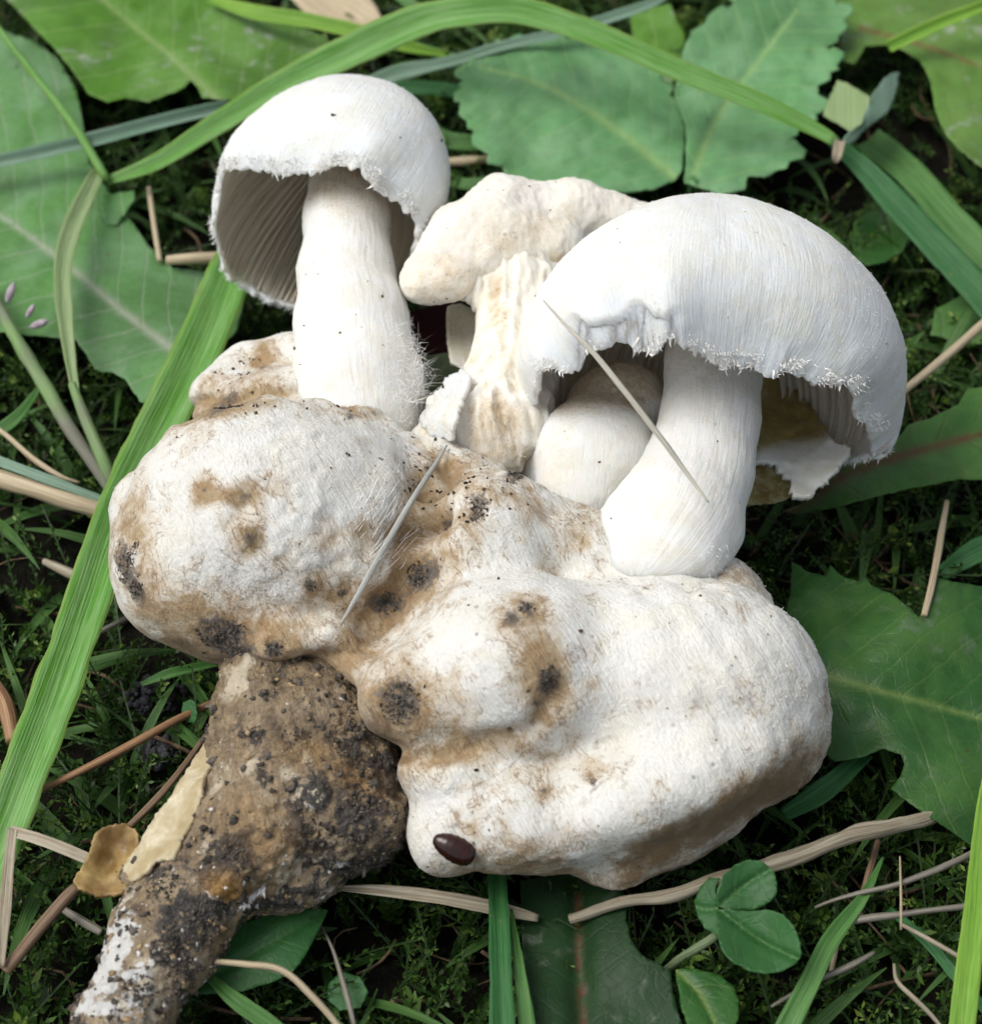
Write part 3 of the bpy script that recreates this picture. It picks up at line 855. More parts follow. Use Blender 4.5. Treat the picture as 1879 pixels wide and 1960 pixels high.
leaf('dandelion_leaf', 'long green leaf with a brown midrib behind the largest white cap', Z(1550, 400, 2.613, [(60, 1640), (200, 1585), (380, 1400), (500, 1370), (600, 1345), (720, 1190), (860, 1140), (980, 1080), (1035, 1000), (1108, 985), (1300, 960), (1300, 1440), (1108, 1475), (990, 1472), (850, 1500), (700, 1530), (560, 1560), (320, 1625), (140, 1660)]),
     [(1520, 980, 0.1), (1600, 950, 0.5), (1750, 860, 0.65), (1879, 760, 0.55), (1879, 900, 0.55), (1700, 940, 0.5)], ML_brownrib, midrib=Z(1550, 400, 2.613, [(100, 1620), (420, 1440), (700, 1345), (1108, 1235), (1300, 1190)]), und=0.08, seed=8, ribw=14, groove=0.1)
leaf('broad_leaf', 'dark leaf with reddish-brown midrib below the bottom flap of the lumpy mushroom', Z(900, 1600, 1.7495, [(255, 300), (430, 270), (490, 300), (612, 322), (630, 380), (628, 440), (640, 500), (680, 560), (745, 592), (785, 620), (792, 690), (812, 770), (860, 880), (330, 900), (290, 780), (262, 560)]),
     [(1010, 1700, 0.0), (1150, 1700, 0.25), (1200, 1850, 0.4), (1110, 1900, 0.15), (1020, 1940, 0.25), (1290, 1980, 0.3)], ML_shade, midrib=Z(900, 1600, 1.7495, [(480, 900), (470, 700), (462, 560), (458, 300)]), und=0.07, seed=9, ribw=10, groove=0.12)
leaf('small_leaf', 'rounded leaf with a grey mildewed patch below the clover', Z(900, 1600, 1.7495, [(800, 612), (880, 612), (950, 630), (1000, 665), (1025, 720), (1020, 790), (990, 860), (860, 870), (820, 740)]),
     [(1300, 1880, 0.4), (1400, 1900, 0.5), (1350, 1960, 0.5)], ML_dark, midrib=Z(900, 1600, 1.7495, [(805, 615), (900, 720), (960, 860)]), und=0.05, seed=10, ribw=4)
leaf('small_leaf', 'narrow dark green leaf pointing out from under the dirty stem foot', Z(100, 1250, 2.3488, [(640, 1640), (800, 1480), (1000, 1380), (1200, 1340), (1310, 1360), (1280, 1440), (1230, 1540), (1180, 1620), (1130, 1665), (1050, 1705), (900, 1750), (780, 1760), (690, 1760), (640, 1720)]),
     [(400, 1880, 0.3), (560, 1800, 0.45), (640, 1750, 0.35), (480, 1880, 0.35)], ML_clover, midrib=Z(100, 1250, 2.3488, [(640, 1740), (900, 1600), (1300, 1370)]), und=0.05, seed=11, ribw=4)
leaf('small_leaf', 'tiny round green leaf on the reddish stalk beside the dirty stem', [(350, 1345), (362, 1338), (374, 1345), (378, 1365), (372, 1386), (360, 1382), (348, 1368)], [(350, 1350, 0.7), (375, 1360, 0.75), (362, 1386, 0.6)], ML_clover, und=0.02, step=6)
leaf('small_leaf', 'small round leaf low beside the tan curved straw', [(630, 1880), (655, 1860), (690, 1870), (705, 1900), (690, 1930), (650, 1935), (625, 1912)], [(630, 1880, 0.0), (700, 1900, 0.1), (650, 1935, 0.0)], ML_clover, und=0.03, step=7)
leaf('small_leaf', 'cupped dark green leaf behind the shoulder of the largest cap', Z(1550, 400, 2.613, [(425, 230), (440, 120), (500, 40), (570, 10), (660, 40), (720, 110), (730, 190), (690, 270), (600, 325), (510, 350), (440, 310)]),
     [(1630, 460, -0.1), (1680, 400, -0.1), (1740, 440, 0.1), (1690, 450, -0.45), (1690, 505, 0.15)], ML_dark, und=0.06, seed=12)
leaf('small_leaf', 'pale green leaf scrap low beside the broad grass blade at the patch corner', [(1790, 590), (1850, 560), (1900, 600), (1900, 660), (1830, 655), (1780, 640)], [(1790, 600, 0.0), (1880, 580, 0.15), (1850, 650, 0.0)], ML_brownrib, und=0.04)
leaf('small_leaf', 'pale green leaf tip under the node of the grass stalk', Z(0, 0, 3.758, [(770, 1480), (900, 1450), (1020, 1440), (1020, 1500), (950, 1600), (880, 1700), (800, 1690), (770, 1600)]), [(200, 385, 0.5), (260, 380, 0.5), (225, 430, 0.45)], ML_teal, und=0.03)

leaf('dead_leaf', 'dark maroon dead leaf scrap in the gap between the two left stems', [(775, 600), (870, 570), (900, 640), (880, 690), (830, 695), (770, 690)], [(780, 610, 0.9), (880, 600, 0.9), (860, 690, 0.9)], mat_leaf('leaf_maroon', (0.035, 0.006, 0.008), (0.05, 0.01, 0.01), (0.05, 0.02, 0.015), gloss=0.7, spec=0.1, transl=0.05), und=0.05)
leaf('small_leaf', 'dull grey-green leaf under the dark maroon scrap between the stems', [(770, 675), (830, 680), (880, 670), (890, 760), (850, 870), (790, 850), (765, 760)], [(780, 690, 1.15), (870, 690, 1.15), (820, 840, 1.2)], mat_leaf('leaf_greygreen', (0.22, 0.30, 0.13), (0.34, 0.40, 0.26), (0.3, 0.36, 0.2), laterals=0.2), und=0.05)

# clover
clo = thing('clover', 'dark green three-leaved clover beside the long pale straw', 'clover', wh(1285, 1845, -0.6))
V, F, A, _, _ = patch(Z(900, 1600, 1.7495, [(945, 390), (948, 330), (970, 280), (1010, 245), (1060, 225), (1110, 232), (1145, 265), (1160, 310), (1155, 350), (1125, 380), (1080, 402), (1010, 405)]), [(1400, 1740, 0.95), (1380, 1680, 1.15), (1470, 1660, 1.2), (1480, 1720, 1.05), (1430, 1700, 1.0)], midrib=Z(900, 1600, 1.7495, [(950, 395), (1050, 310), (1150, 250)]), und=0.04, ribw=3, seed=13, step=7)
part(clo, 'leaflet', V, F, ML_clover, attrs=A)
V, F, A, _, _ = patch(Z(900, 1600, 1.7495, [(950, 395), (945, 360), (940, 320), (958, 292), (920, 290), (890, 320), (868, 370), (880, 430), (900, 465), (945, 495), (965, 460), (950, 425)]), [(1400, 1740, 0.95), (1360, 1680, 1.0), (1350, 1740, 0.8), (1390, 1790, 0.85)], midrib=Z(900, 1600, 1.7495, [(950, 395), (905, 400), (870, 390)]), und=0.04, ribw=3, seed=14, step=7)
part(clo, 'leaflet', V, F, ML_clover, attrs=A)
V, F, A, _, _ = patch(Z(900, 1600, 1.7495, [(948, 398), (1010, 405), (1080, 405), (1130, 402), (1180, 420), (1215, 460), (1240, 520), (1245, 560), (1220, 595), (1180, 618), (1120, 628), (1060, 615), (1000, 585), (960, 540), (945, 480)]), [(1400, 1740, 1.0), (1520, 1770, 1.25), (1540, 1830, 1.1), (1400, 1830, 1.0), (1460, 1800, 0.85), (1470, 1870, 1.0)], midrib=Z(900, 1600, 1.7495, [(950, 398), (1100, 510), (1240, 580)]), und=0.04, ribw=3, seed=15, step=7, groove=0.08)
part(clo, 'leaflet', V, F, ML_clover, attrs=A)
R_ = resample(np.array([np.append(wh(*p), 0.06) for p in [(1400, 1742, 0.93), (1370, 1790, 0.6), (1310, 1830, 0.1), (1270, 1860, -0.5)]]), 24)
M_stalk = mat_blade('pale_stalk', (0.22, 0.32, 0.16), (0.36, 0.44, 0.26), gloss=0.45)
V, F, A = tube_mesh(R_[:, :3], R_[:, 3], 8, 0.1, 4)
part(clo, 'stalk', V, F, M_stalk, attrs=A)

# ------------------------------------------------------------------ grass
MG_fresh = mat_blade('grass_fresh', (0.12, 0.37, 0.035), (0.28, 0.52, 0.18), edge=(0.28, 0.40, 0.06), gloss=0.42)
MG_lime = mat_blade('grass_lime', (0.17, 0.40, 0.035), (0.28, 0.50, 0.07), edge=(0.34, 0.50, 0.08), gloss=0.4)
MG_dark = mat_blade('grass_dark', (0.03, 0.15, 0.04), (0.06, 0.21, 0.06), gloss=0.38)
MG_mid = mat_blade('grass_mid', (0.07, 0.21, 0.04), (0.14, 0.31, 0.09), gloss=0.4)
MG_pale = mat_blade('grass_pale', (0.26, 0.39, 0.15), (0.37, 0.48, 0.25), edge=(0.34, 0.46, 0.16), gloss=0.45)
MG_culm = mat_blade('grass_culm', (0.22, 0.40, 0.12), (0.33, 0.48, 0.22), gloss=0.42, purple=0.75)
MG_teal = mat_blade('grass_teal', (0.19, 0.34, 0.22), (0.30, 0.44, 0.34), gloss=0.45)
MS_tan = mat_blade('straw_tan', (0.46, 0.36, 0.22), (0.64, 0.55, 0.38), gloss=0.5, transl=0.1, dry=True)
MS_white = mat_blade('straw_bleached', (0.27, 0.22, 0.14), (0.50, 0.45, 0.34), gloss=0.5, transl=0.1, dry=True)
MS_red = mat_blade('stalk_reddish', (0.22, 0.10, 0.05), (0.42, 0.26, 0.13), gloss=0.45, transl=0.05, dry=True)
MS_grey = mat_blade('straw_greyish', (0.15, 0.13, 0.10), (0.36, 0.34, 0.28), gloss=0.45, transl=0.08, dry=True)
MS_brown = mat_blade('stalk_brown', (0.14, 0.085, 0.05), (0.28, 0.19, 0.12), gloss=0.55, transl=0.0, dry=True)

g1 = 'green grass blades around the mushrooms'
blade('grass_leaf', 'long arching green grass blade passing over the toothed leaf', 'grass', [(203, 346, 0.7), (300, 310, 0.9), (420, 235, 1.2), (530, 168, 1.5), (650, 108, 1.9), (800, 42, 2.3), (900, 22, 2.5), (1000, 22, 2.5), (1150, 70, 2.3), (1300, 135, 2.0), (1450, 195, 1.7), (1560, 248, 1.4), (1600, 272, 1.3)], [18, 34, 44, 54, 66, 68, 62, 58, 50, 44, 38, 30, 20], MG_fresh, g1, n=90, fold=0.35)
blade('grass_leaf', 'dark green grass blade continuing past the white sheath tip', 'grass', [(1590, 268, 1.15), (1650, 320, 0.95), (1720, 395, 0.85), (1800, 480, 0.75), (1920, 610, 0.5), (1990, 690, 0.2)], [22, 42, 54, 60, 66, 64], MG_dark, g1, n=50, fold=0.3)
blade('grass_leaf', 'wide brown-spotted grass blade behind the curled pale blade', 'grass', [(1660, 265, 0.2), (1740, 330, 0.35), (1820, 420, 0.4), (1920, 520, 0.3), (2000, 600, 0.1)], [56, 62, 62, 60, 60], MG_mid, g1, n=40, fold=0.25)
leaf('grass_leaf', 'curled grey-green grass blade bending round beside the toothed leaf', Z(1450, 0, 3.586, [(1040, 800), (1072, 700), (1100, 660), (1180, 560), (1240, 520), (1290, 510), (1270, 620), (1240, 730), (1205, 805), (1130, 860), (1010, 960), (940, 1040), (895, 1070), (880, 1000), (930, 940), (1000, 890)]),
     [(1660, 215, 1.5), (1715, 150, 0.7), (1720, 190, 0.85), (1700, 225, 1.25), (1660, 250, 1.1), (1620, 285, 1.0)], MG_teal, cat='grass', group=g1, und=0.04, step=6)
leaf('grass_leaf', 'short broad pale green blade end bent flat beside the toothed leaf', Z(1450, 0, 3.586, [(835, 575), (900, 590), (980, 640), (1070, 700), (1060, 790), (1010, 890), (930, 950), (840, 890), (730, 830), (760, 740), (800, 650)]), [(1600, 170, 1.15), (1660, 200, 1.45), (1630, 250, 1.25), (1580, 215, 1.1)], MG_pale, cat='grass', group=g1, und=0.02, step=7)
blade('grass_sheath', 'small white papery sheath tip where the long blade ends', 'grass', [(1608, 268, 1.35), (1602, 295, 1.3), (1598, 312, 1.15)], [22, 20, 6], MS_white, n=14, fold=0.5)
blade('grass_leaf', 'narrow lime-green grass blade crossing the mildewed leaf', 'grass', [(1700, 90, 1.1), (1780, 52, 1.4), (1879, 12, 1.7), (1990, -40, 1.9)], [26, 26, 24, 22], MG_lime, g1, n=36, fold=0.9)
blade('grass_leaf', 'wide creased grass blade running from the left cap down past the lumpy mushroom', 'grass', [(470, 440, 0.75), (430, 550, 1.0), (370, 690, 1.15), (290, 850, 1.2), (225, 985, 1.15), (165, 1160, 1.1), (105, 1330, 1.0), (40, 1500, 0.85), (-40, 1710, 0.5)], [60, 88, 96, 94, 84, 86, 92, 92, 88], MG_fresh, g1, n=90, fold=0.4)
blade('grass_leaf', 'long grey-green grass blade crossing under the grass stalk node', 'grass', [(-60, 322, 0.85), (60, 296, 0.95), (170, 270, 1.0), (330, 228, 1.0), (470, 195, 0.85), (560, 165, 0.6)], [26, 28, 30, 28, 24, 14], MG_teal, g1, n=50, fold=0.9)
blade('grass_leaf', 'lime grass blade lying across the big leaf under the arching blade', 'grass', [(400, -5, 0.8), (480, 22, 1.0), (580, 38, 1.1), (690, 62, 1.1), (780, 90, 0.9), (860, 104, 0.7)], [20, 30, 32, 30, 24, 10], MG_lime, g1, n=44, fold=0.5)
blade('grass_leaf', 'pale thin grass blade above the bell-shaped cap', 'grass', [(700, 165, 0.7), (760, 140, 0.8), (860, 118, 0.9), (960, 88, 1.0), (1080, 60, 1.1), (1230, 12, 1.2), (1290, -20, 1.2)], [30, 32, 22, 20, 22, 20, 16], MG_teal, g1, n=44, fold=0.4)
blade('grass_leaf', 'thin green blade between the arching blade and the bell-shaped cap', 'grass', [(790, 85, 0.4), (850, 105, 0.5), (930, 128, 0.5), (1000, 140, 0.4)], [16, 20, 18, 8], MG_mid, g1, n=30)
blade('grass_leaf', 'dark green blade pointing at the toothed leaf edge', 'grass', [(720, 170, 0.1), (800, 168, 0.15), (900, 178, 0.1), (980, 190, 0.0)], [28, 30, 26, 12], MG_dark, g1, n=30)
blade('grass_leaf', 'green blade low behind the bell-shaped cap', 'grass', [(780, 220, 0.0), (850, 265, 0.2), (930, 272, 0.2), (1000, 258, 0.1)], [30, 36, 30, 14], MG_mid, g1, n=30)
blade('grass_leaf', 'mid-green blade low between the left cap and the collapsed cap', 'grass', [(840, 330, -0.2), (890, 352, 0.0), (960, 342, 0.1), (1020, 330, 0.0)], [22, 24, 20, 10], MG_mid, g1, n=30)
blade('grass_leaf', 'thin green blade in the upper gap beside the arching blade', 'grass', [(740, -30, 0.8), (790, 10, 0.8), (830, 40, 0.6)], [24, 24, 14], MG_mid, g1, n=24)
blade('grass_leaf', 'bright green narrow blade at the edge below the dandelion leaf', 'grass', [(1900, 1440, 0.7), (1880, 1580, 0.95), (1866, 1740, 1.05), (1848, 1900, 1.0), (1835, 2020, 0.8)], [22, 34, 44, 48, 48], MG_lime, g1, n=50, fold=0.3)
blade('grass_leaf', 'dark ribbed grass blade rising upright below the bottom flap', 'grass', [(950, 1660, 0.4), (955, 1760, 0.55), (958, 1860, 0.6), (962, 1990, 0.6)], [36, 40, 44, 48], MG_dark, g1, n=40, fold=0.5)
blade('grass_leaf', 'mid-green grass blade tapering beside the dark ribbed blade', 'grass', [(978, 1740, 0.4), (990, 1830, 0.5), (1003, 1920, 0.5), (1012, 2000, 0.5)], [6, 20, 30, 36], MG_mid, g1, n=36)
blade('grass_leaf', 'narrow green blade poking up beyond the clover leaf', 'grass', [(1690, 1640, 0.4), (1650, 1720, 0.6), (1590, 1800, 0.7), (1540, 1900, 0.6), (1490, 2000, 0.4)], [5, 22, 36, 40, 44], MG_mid, g1, n=44, fold=0.5)
blade('grass_leaf', 'dark thin blade slanting under the grey straws', 'grass', [(1700, 1740, 0.1), (1770, 1800, 0.3), (1830, 1870, 0.3), (1900, 1950, 0.2)], [14, 20, 22, 20], MG_dark, g1, n=30)
blade('grass_leaf', 'green blade slanting below the narrow leaf under the stem foot', 'grass', [(400, 1870, 0.4), (450, 1915, 0.5), (520, 1965, 0.4), (580, 2020, 0.2)], [16, 30, 34, 34], MG_mid, g1, n=30)
blade('grass_leaf', 'short blade crossing under the left culms', 'grass', [(-30, 840, 0.1), (30, 800, 0.2), (80, 735, 0.2)], [26, 24, 8], MG_mid, g1, n=24)
blade('grass_leaf', 'small yellow-green blade under the left lobe', 'grass', [(270, 1310, 0.1), (330, 1288, 0.2), (420, 1268, 0.1)], [8, 20, 14], MG_mid, g1, n=24)
blade('grass_leaf', 'dark curled blade below the dandelion leaf', 'grass', [(1500, 1560, 0.1), (1580, 1510, 0.3), (1660, 1440, 0.2)], [26, 44, 30], MG_dark, g1, n=30)
blade('grass_leaf', 'dark green blade at the patch edge past the twig', 'grass', [(1800, 1100, -0.2), (1860, 1060, 0.1), (1930, 1030, 0.2)], [30, 46, 50], MG_dark, g1, n=24)

g2 = 'grass stalks beside the left lobe'
straw('grass_stalk', 'thin green stalk running down to the node of the arching blade', 'grass', [(-30, 20, 1.1), (60, 135, 1.2), (140, 238, 1.15), (190, 320, 0.9), (205, 345, 0.75)], [13, 14, 17, 18, 16], MG_fresh, g2, n=40)
blade('grass_stalk', 'pale flat grass stalk bending down past the big leaf midrib', 'grass', [(190, 325, 0.75), (160, 385, 0.95), (132, 455, 1.05), (120, 530, 1.1), (126, 620, 1.05), (138, 710, 0.95), (145, 750, 0.9)], [24, 38, 38, 36, 28, 20, 16], MG_pale, g2, n=50, fold=0.5)
straw('grass_stalk', 'purple-tinged grass stalk leaning toward the wide creased blade', 'grass', [(138, 735, 0.9), (165, 805, 0.8), (195, 875, 0.65), (222, 945, 0.3), (240, 1000, -0.1)], [17, 22, 26, 28, 26], MG_culm, g2, n=40)
straw('grass_stalk', 'thick green stalk leaning in from the patch edge to the wide blade', 'grass', [(-40, 520, 0.8), (20, 630, 0.85), (80, 730, 0.8), (140, 830, 0.65), (205, 925, 0.35), (240, 990, 0.0)], [24, 26, 28, 28, 28, 26], MG_culm, g2, n=50)
g3 = 'dry straws and twigs on the ground'
straw('dry_straw', 'thick dull straw lying under the wide creased blade', 'straw', [(-40, 905, 0.3), (60, 935, 0.35), (150, 965, 0.3), (240, 990, 0.1)], [34, 34, 32, 30], MS_tan, g3, n=36)
blade('grass_leaf', 'faded teal blade lying along the thick dull straw', 'grass', [(-40, 868, 0.4), (50, 902, 0.5), (130, 932, 0.45), (210, 962, 0.3)], [22, 20, 18, 14], MG_teal, g1, n=30)
straw('dry_twig', 'thin crooked tan twig above the thick dull straw', 'twig', [(-30, 805, 0.4), (20, 840, 0.5), (70, 880, 0.45), (120, 912, 0.4), (155, 925, 0.3)], [9, 11, 12, 10, 6], MS_tan, g3, n=36, wavy=0.04)
straw('dry_straw', 'short pale straw stub beside the left lobe below the thick straw', 'straw', [(85, 1075, 0.0), (130, 1095, 0.1), (180, 1120, 0.0)], [14, 20, 18], MS_white, g3, n=24)
straw('dry_straw', 'orange-tan straw stub showing beside the gills of the bell-shaped cap', 'straw', [(320, 498, 0.5), (370, 495, 0.55), (450, 492, 0.4)], [18, 22, 22], MS_tan, g3, n=24)
straw('dry_straw', 'thin upright straw beside the dark gap by the big leaf', 'straw', [(285, 360, 0.3), (295, 430, 0.45), (306, 500, 0.4)], [10, 11, 10], MS_tan, g3, n=24)
straw('dry_stalk', 'reddish-brown curved stalk between the wide blade and the dirty stem', 'stalk', [(60, 1520, 0.55), (150, 1478, 0.65), (240, 1432, 0.7), (330, 1382, 0.7), (430, 1335, 0.5)], [12, 15, 17, 17, 14], MS_red, g3, n=44)
straw('dry_stalk', 'dark brown stalk lying along the peeled strip of the dirty stem', 'stalk', [(240, 1590, 0.5), (300, 1530, 0.6), (350, 1470, 0.6), (400, 1400, 0.4)], [14, 15, 14, 10], MS_brown, g3, n=36)
bent = thing('bent_straw', 'bleached straw bent at a sharp angle beside the amber flap', 'straw', wh(25, 1592, 0.5), g3)
V, F, A = ribbon([(20, 1590, 0.85), (90, 1612, 0.9), (170, 1645, 0.85)], [22, 24, 22], n=24, thick=0.05); part(bent, 'upper_length', V, F, MS_white, attrs=A)
V, F, A = ribbon([(24, 1585, 0.87), (16, 1660, 0.8), (8, 1760, 0.65), (0, 1850, 0.35)], [20, 22, 22, 18], n=30, thick=0.05); part(bent, 'lower_length', V, F, MS_white, attrs=A)
straw('dry_stalk', 'thick brown stalk leaning to the amber flap from below', 'stalk', [(10, 1860, 0.2), (70, 1785, 0.4), (130, 1715, 0.6), (160, 1690, 0.6)], [24, 26, 24, 18], MS_brown, g3, n=30)
straw('dry_straw', 'short grey straw beside the foot of the dirty stem', 'straw', [(120, 1740, 0.1), (160, 1765, 0.15), (195, 1785, 0.1)], [14, 18, 16], MS_grey, g3, n=20)
straw('dry_straw', 'tan curved straw lying over the narrow leaf under the dirty stem', 'straw', [(400, 1840, 0.8), (470, 1846, 0.95), (540, 1858, 0.95), (595, 1905, 0.8), (640, 1955, 0.6), (680, 2010, 0.4)], [10, 13, 14, 14, 13, 12], MS_tan, g3, n=50)
straw('dry_straw', 'grey frayed straw near the tan curved straw', 'straw', [(612, 1770, 0.1), (640, 1835, 0.3), (668, 1930, 0.35), (680, 1990, 0.2)], [4, 9, 11, 9], MS_grey, g3, n=36, wavy=0.04, bumps=0.3)
blade('dry_straw', 'flat pale straw passing under the bottom flap of the lumpy mushroom', 'straw', [(640, 1700, 0.5), (730, 1705, 0.55), (840, 1718, 0.5), (945, 1738, 0.4), (1030, 1758, 0.2)], [8, 22, 26, 28, 14], MS_white, g3, n=40, thick=0.05)
straw('dry_straw', 'long pale straw running past the clover to the dandelion leaf', 'straw', [(1090, 1762, 0.2), (1220, 1725, 0.55), (1360, 1688, 0.7), (1500, 1648, 0.75), (1640, 1602, 0.7), (1760, 1566, 0.45), (1880, 1530, 0.05)], [18, 24, 28, 30, 33, 30, 22], MS_white, g3, n=70, bumps=0.3, seed=8, wavy=0.04)
straw('dry_straw', 'slim bluish-grey straw beyond the clover', 'straw', [(1560, 1738, 0.4), (1650, 1712, 0.6), (1750, 1680, 0.65), (1860, 1632, 0.55), (1950, 1590, 0.4)], [5, 10, 12, 14, 10], MS_grey, g3, n=44, wavy=0.05, bumps=0.3)
straw('dry_straw', 'grey straw with a tan broken end by the bright edge blade', 'straw', [(1592, 1778, 0.5), (1660, 1760, 0.6), (1750, 1745, 0.6), (1900, 1725, 0.5)], [10, 14, 13, 12], MS_grey, g3, n=40, wavy=0.05, bumps=0.3)
straw('dry_twig', 'thin tan twig forking down from the broken grey straw', 'twig', [(1605, 1775, 0.45), (1598, 1820, 0.2), (1588, 1870, -0.1)], [10, 11, 8], MS_tan, g3, n=20)
straw('dry_twig', 'weathered grey twig slanting below the broken grey straw', 'twig', [(1470, 1925, 0.1), (1540, 1890, 0.3), (1620, 1850, 0.4), (1670, 1820, 0.3)], [6, 11, 13, 7], MS_grey, g3, n=30, wavy=0.05)
straw('dry_straw', 'thin white straw slanting toward the bright edge blade', 'straw', [(1725, 1770, 0.5), (1780, 1800, 0.6), (1850, 1840, 0.55)], [8, 10, 9], MS_white, g3, n=24)
straw('dry_twig', 'thin wavy pale twig low beside the bright edge blade', 'twig', [(1710, 1840, 0.2), (1715, 1875, 0.3), (1745, 1910, 0.3), (1800, 1970, 0.1)], [6, 9, 10, 8], MS_white, g3, n=30, wavy=0.05)
straw('dry_twig', 'hair-thin straw standing upright among the grey straws', 'twig', [(1722, 1640, 0.6), (1724, 1720, 0.9), (1724, 1780, 0.7)], [4, 5, 5], MS_tan, g3, n=20)
straw('dry_stalk', 'dull brown stalk rising between the grey straws', 'stalk', [(1680, 1610, 0.0), (1660, 1680, 0.3), (1640, 1760, 0.2)], [12, 14, 12], MS_brown, g3, n=24)
straw('dry_twig', 'tan round twig sticking out behind the largest white cap', 'twig', [(1720, 755, 0.6), (1800, 690, 0.7), (1880, 622, 0.7), (1960, 555, 0.5)], [14, 17, 19, 18], MS_tan, g3, n=36)
straw('dry_twig', 'brown twig leaning against the notch of the dandelion leaf', 'twig', [(1768, 1178, 0.85), (1785, 1110, 0.8), (1800, 1030, 0.5), (1812, 960, 0.1)], [12, 15, 14, 10], MS_tan, g3, n=36)
straw('dry_stalk', 'reddish bit of stalk at the edge behind the wide creased blade', 'stalk', [(-30, 1290, 0.1), (10, 1350, 0.2), (25, 1420, 0.1)], [30, 36, 28], MS_red, g3, n=24)
blade('dry_leaf', 'dry tan leaf strip behind the arching blade at the patch top', 'leaf', [(560, -60, 0.3), (620, -10, 0.4), (680, 30, 0.4), (720, 70, 0.3)], [90, 110, 90, 50], MS_tan, n=30, fold=0.5)
straw('dry_straw', 'thin pale straw under the left lobe beside the wide blade', 'straw', [(180, 1215, 0.3), (230, 1190, 0.4), (290, 1160, 0.3)], [8, 12, 10], MS_grey, g3, n=24)
straw('dry_straw', 'grey-tan straw behind the collapsed cap by the toothed leaf', 'straw', [(830, 310, -0.1), (890, 308, 0.0), (970, 300, 0.0)], [12, 18, 14], MS_tan, g3, n=24)

# purple-white grass florets on the left
M_flor = mat_simple('grass_floret', (0.30, 0.24, 0.28), (0.55, 0.52, 0.52), 500, 0.6, 0.3, 0.3)
for i, (x, y, an, r, lab) in enumerate([(20, 560, 70, 15, 'pale lilac grass floret at the end of the thick green stalk'), (58, 595, 60, 11, 'small whitish grass floret over the big pale leaf'), (75, 620, 20, 14, 'brownish-purple grass floret touching the thick green stalk')]):
    c = wh(x, y, 1.0); th_ = np.linspace(0, math.pi, 9); ph_ = np.linspace(0, 2 * math.pi, 10, endpoint=False)
    TT, PP = np.meshgrid(th_, ph_, indexing='ij')
    L = np.stack([-np.cos(TT) * r * 1.5, np.sin(TT) ** 1.3 * np.cos(PP) * r * 0.6, np.sin(TT) ** 1.3 * np.sin(PP) * r * 0.55], -1).reshape(-1, 3) * K
    a = math.radians(an)
    L = L @ np.array([[math.cos(a), math.sin(a), 0], [-math.sin(a), math.cos(a), 0], [0, 0, 1]])
    F = [(q * 10 + k, q * 10 + (k + 1) % 10, (q + 1) * 10 + (k + 1) % 10, (q + 1) * 10 + k) for q in range(8) for k in range(10)]
    solo('grass_floret', lab, 'floret', W(L) + c, np.array(F), M_flor, group='florets over the thick green stalk')

# crumbly dark soil lumps left of the dirty stem
M_lump = mat_simple('dark_grey_lump', (0.025, 0.026, 0.03), (0.07, 0.07, 0.078), 300, 0.7, 0.35, 0.8, 0.001)
for i, (x, y, r, lab) in enumerate([(300, 1330, 48, 'dark grey soil lump lying under the left lobe'), (305, 1440, 30, 'small blue-grey soil lump beside the peeled strip of stem')]):
    c = wh(x, y, -0.25); VV_, FF_ = [], []
    rl = np.random.default_rng(50 + i)
    phi_ = (1 + 5 ** 0.5) / 2
    iv = unit(np.array([(-1, phi_, 0), (1, phi_, 0), (-1, -phi_, 0), (1, -phi_, 0), (0, -1, phi_), (0, 1, phi_), (0, -1, -phi_), (0, 1, -phi_), (phi_, 0, -1), (phi_, 0, 1), (-phi_, 0, -1), (-phi_, 0, 1)]))
    jf = np.array([(0, 11, 5), (0, 5, 1), (0, 1, 7), (0, 7, 10), (0, 10, 11), (1, 5, 9), (5, 11, 4), (11, 10, 2), (10, 7, 6), (7, 1, 8), (3, 9, 4), (3, 4, 2), (3, 2, 6), (3, 6, 8), (3, 8, 9), (4, 9, 5), (2, 4, 11), (6, 2, 10), (8, 6, 7), (9, 8, 1)])
    for q in range(170):
        d_ = unit(rl.normal(size=3)); 
        VV_.append(c + d_ * r * K * np.array([1.2, 0.9, 0.55]) * rl.random() ** 0.4 + iv * (1 + 0.3 * rl.normal(size=(12, 1))) * rl.uniform(0.02, 0.09)); FF_.append(jf + 12 * q)
    V, F = np.vstack(VV_), np.vstack(FF_)[:, ::-1]
    solo('soil_lump', lab, 'soil', V, F[:, ::-1], M_lump, smooth=False, group='soil lumps')
# ------------------------------------------------------------------ the fungi
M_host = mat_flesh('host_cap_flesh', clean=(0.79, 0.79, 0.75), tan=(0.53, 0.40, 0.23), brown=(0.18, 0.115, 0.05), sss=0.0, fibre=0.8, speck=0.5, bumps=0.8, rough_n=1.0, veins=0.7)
M_white = mat_flesh('white_silky_flesh', bumps=0.75, clean=(0.85, 0.855, 0.835), tan=(0.62, 0.49, 0.30), sss=0.7, fibre=0.8, speck=0.25)
M_cream = mat_flesh('cream_stained_flesh', clean=(0.84, 0.81, 0.74), tan=(0.62, 0.45, 0.22), sss=0.3, fibre=0.5, stainnoise=-0.05, speck=0.5)
M_gill = mat_flesh('gill_flesh', clean=(0.90, 0.80, 0.65), tan=(0.82, 0.67, 0.47), sss=0.5, fibre=0.3, speck=0.0)
M_fibre = mat_simple('white_fibre', (0.8, 0.79, 0.76), (0.86, 0.86, 0.84), 400, 0.7, 0.2, 0.1)
M_soil = mat_simple('grey_soil', (0.05, 0.042, 0.035), (0.21, 0.185, 0.155), 700, 0.9, 0.25, 1.0, 0.0006)
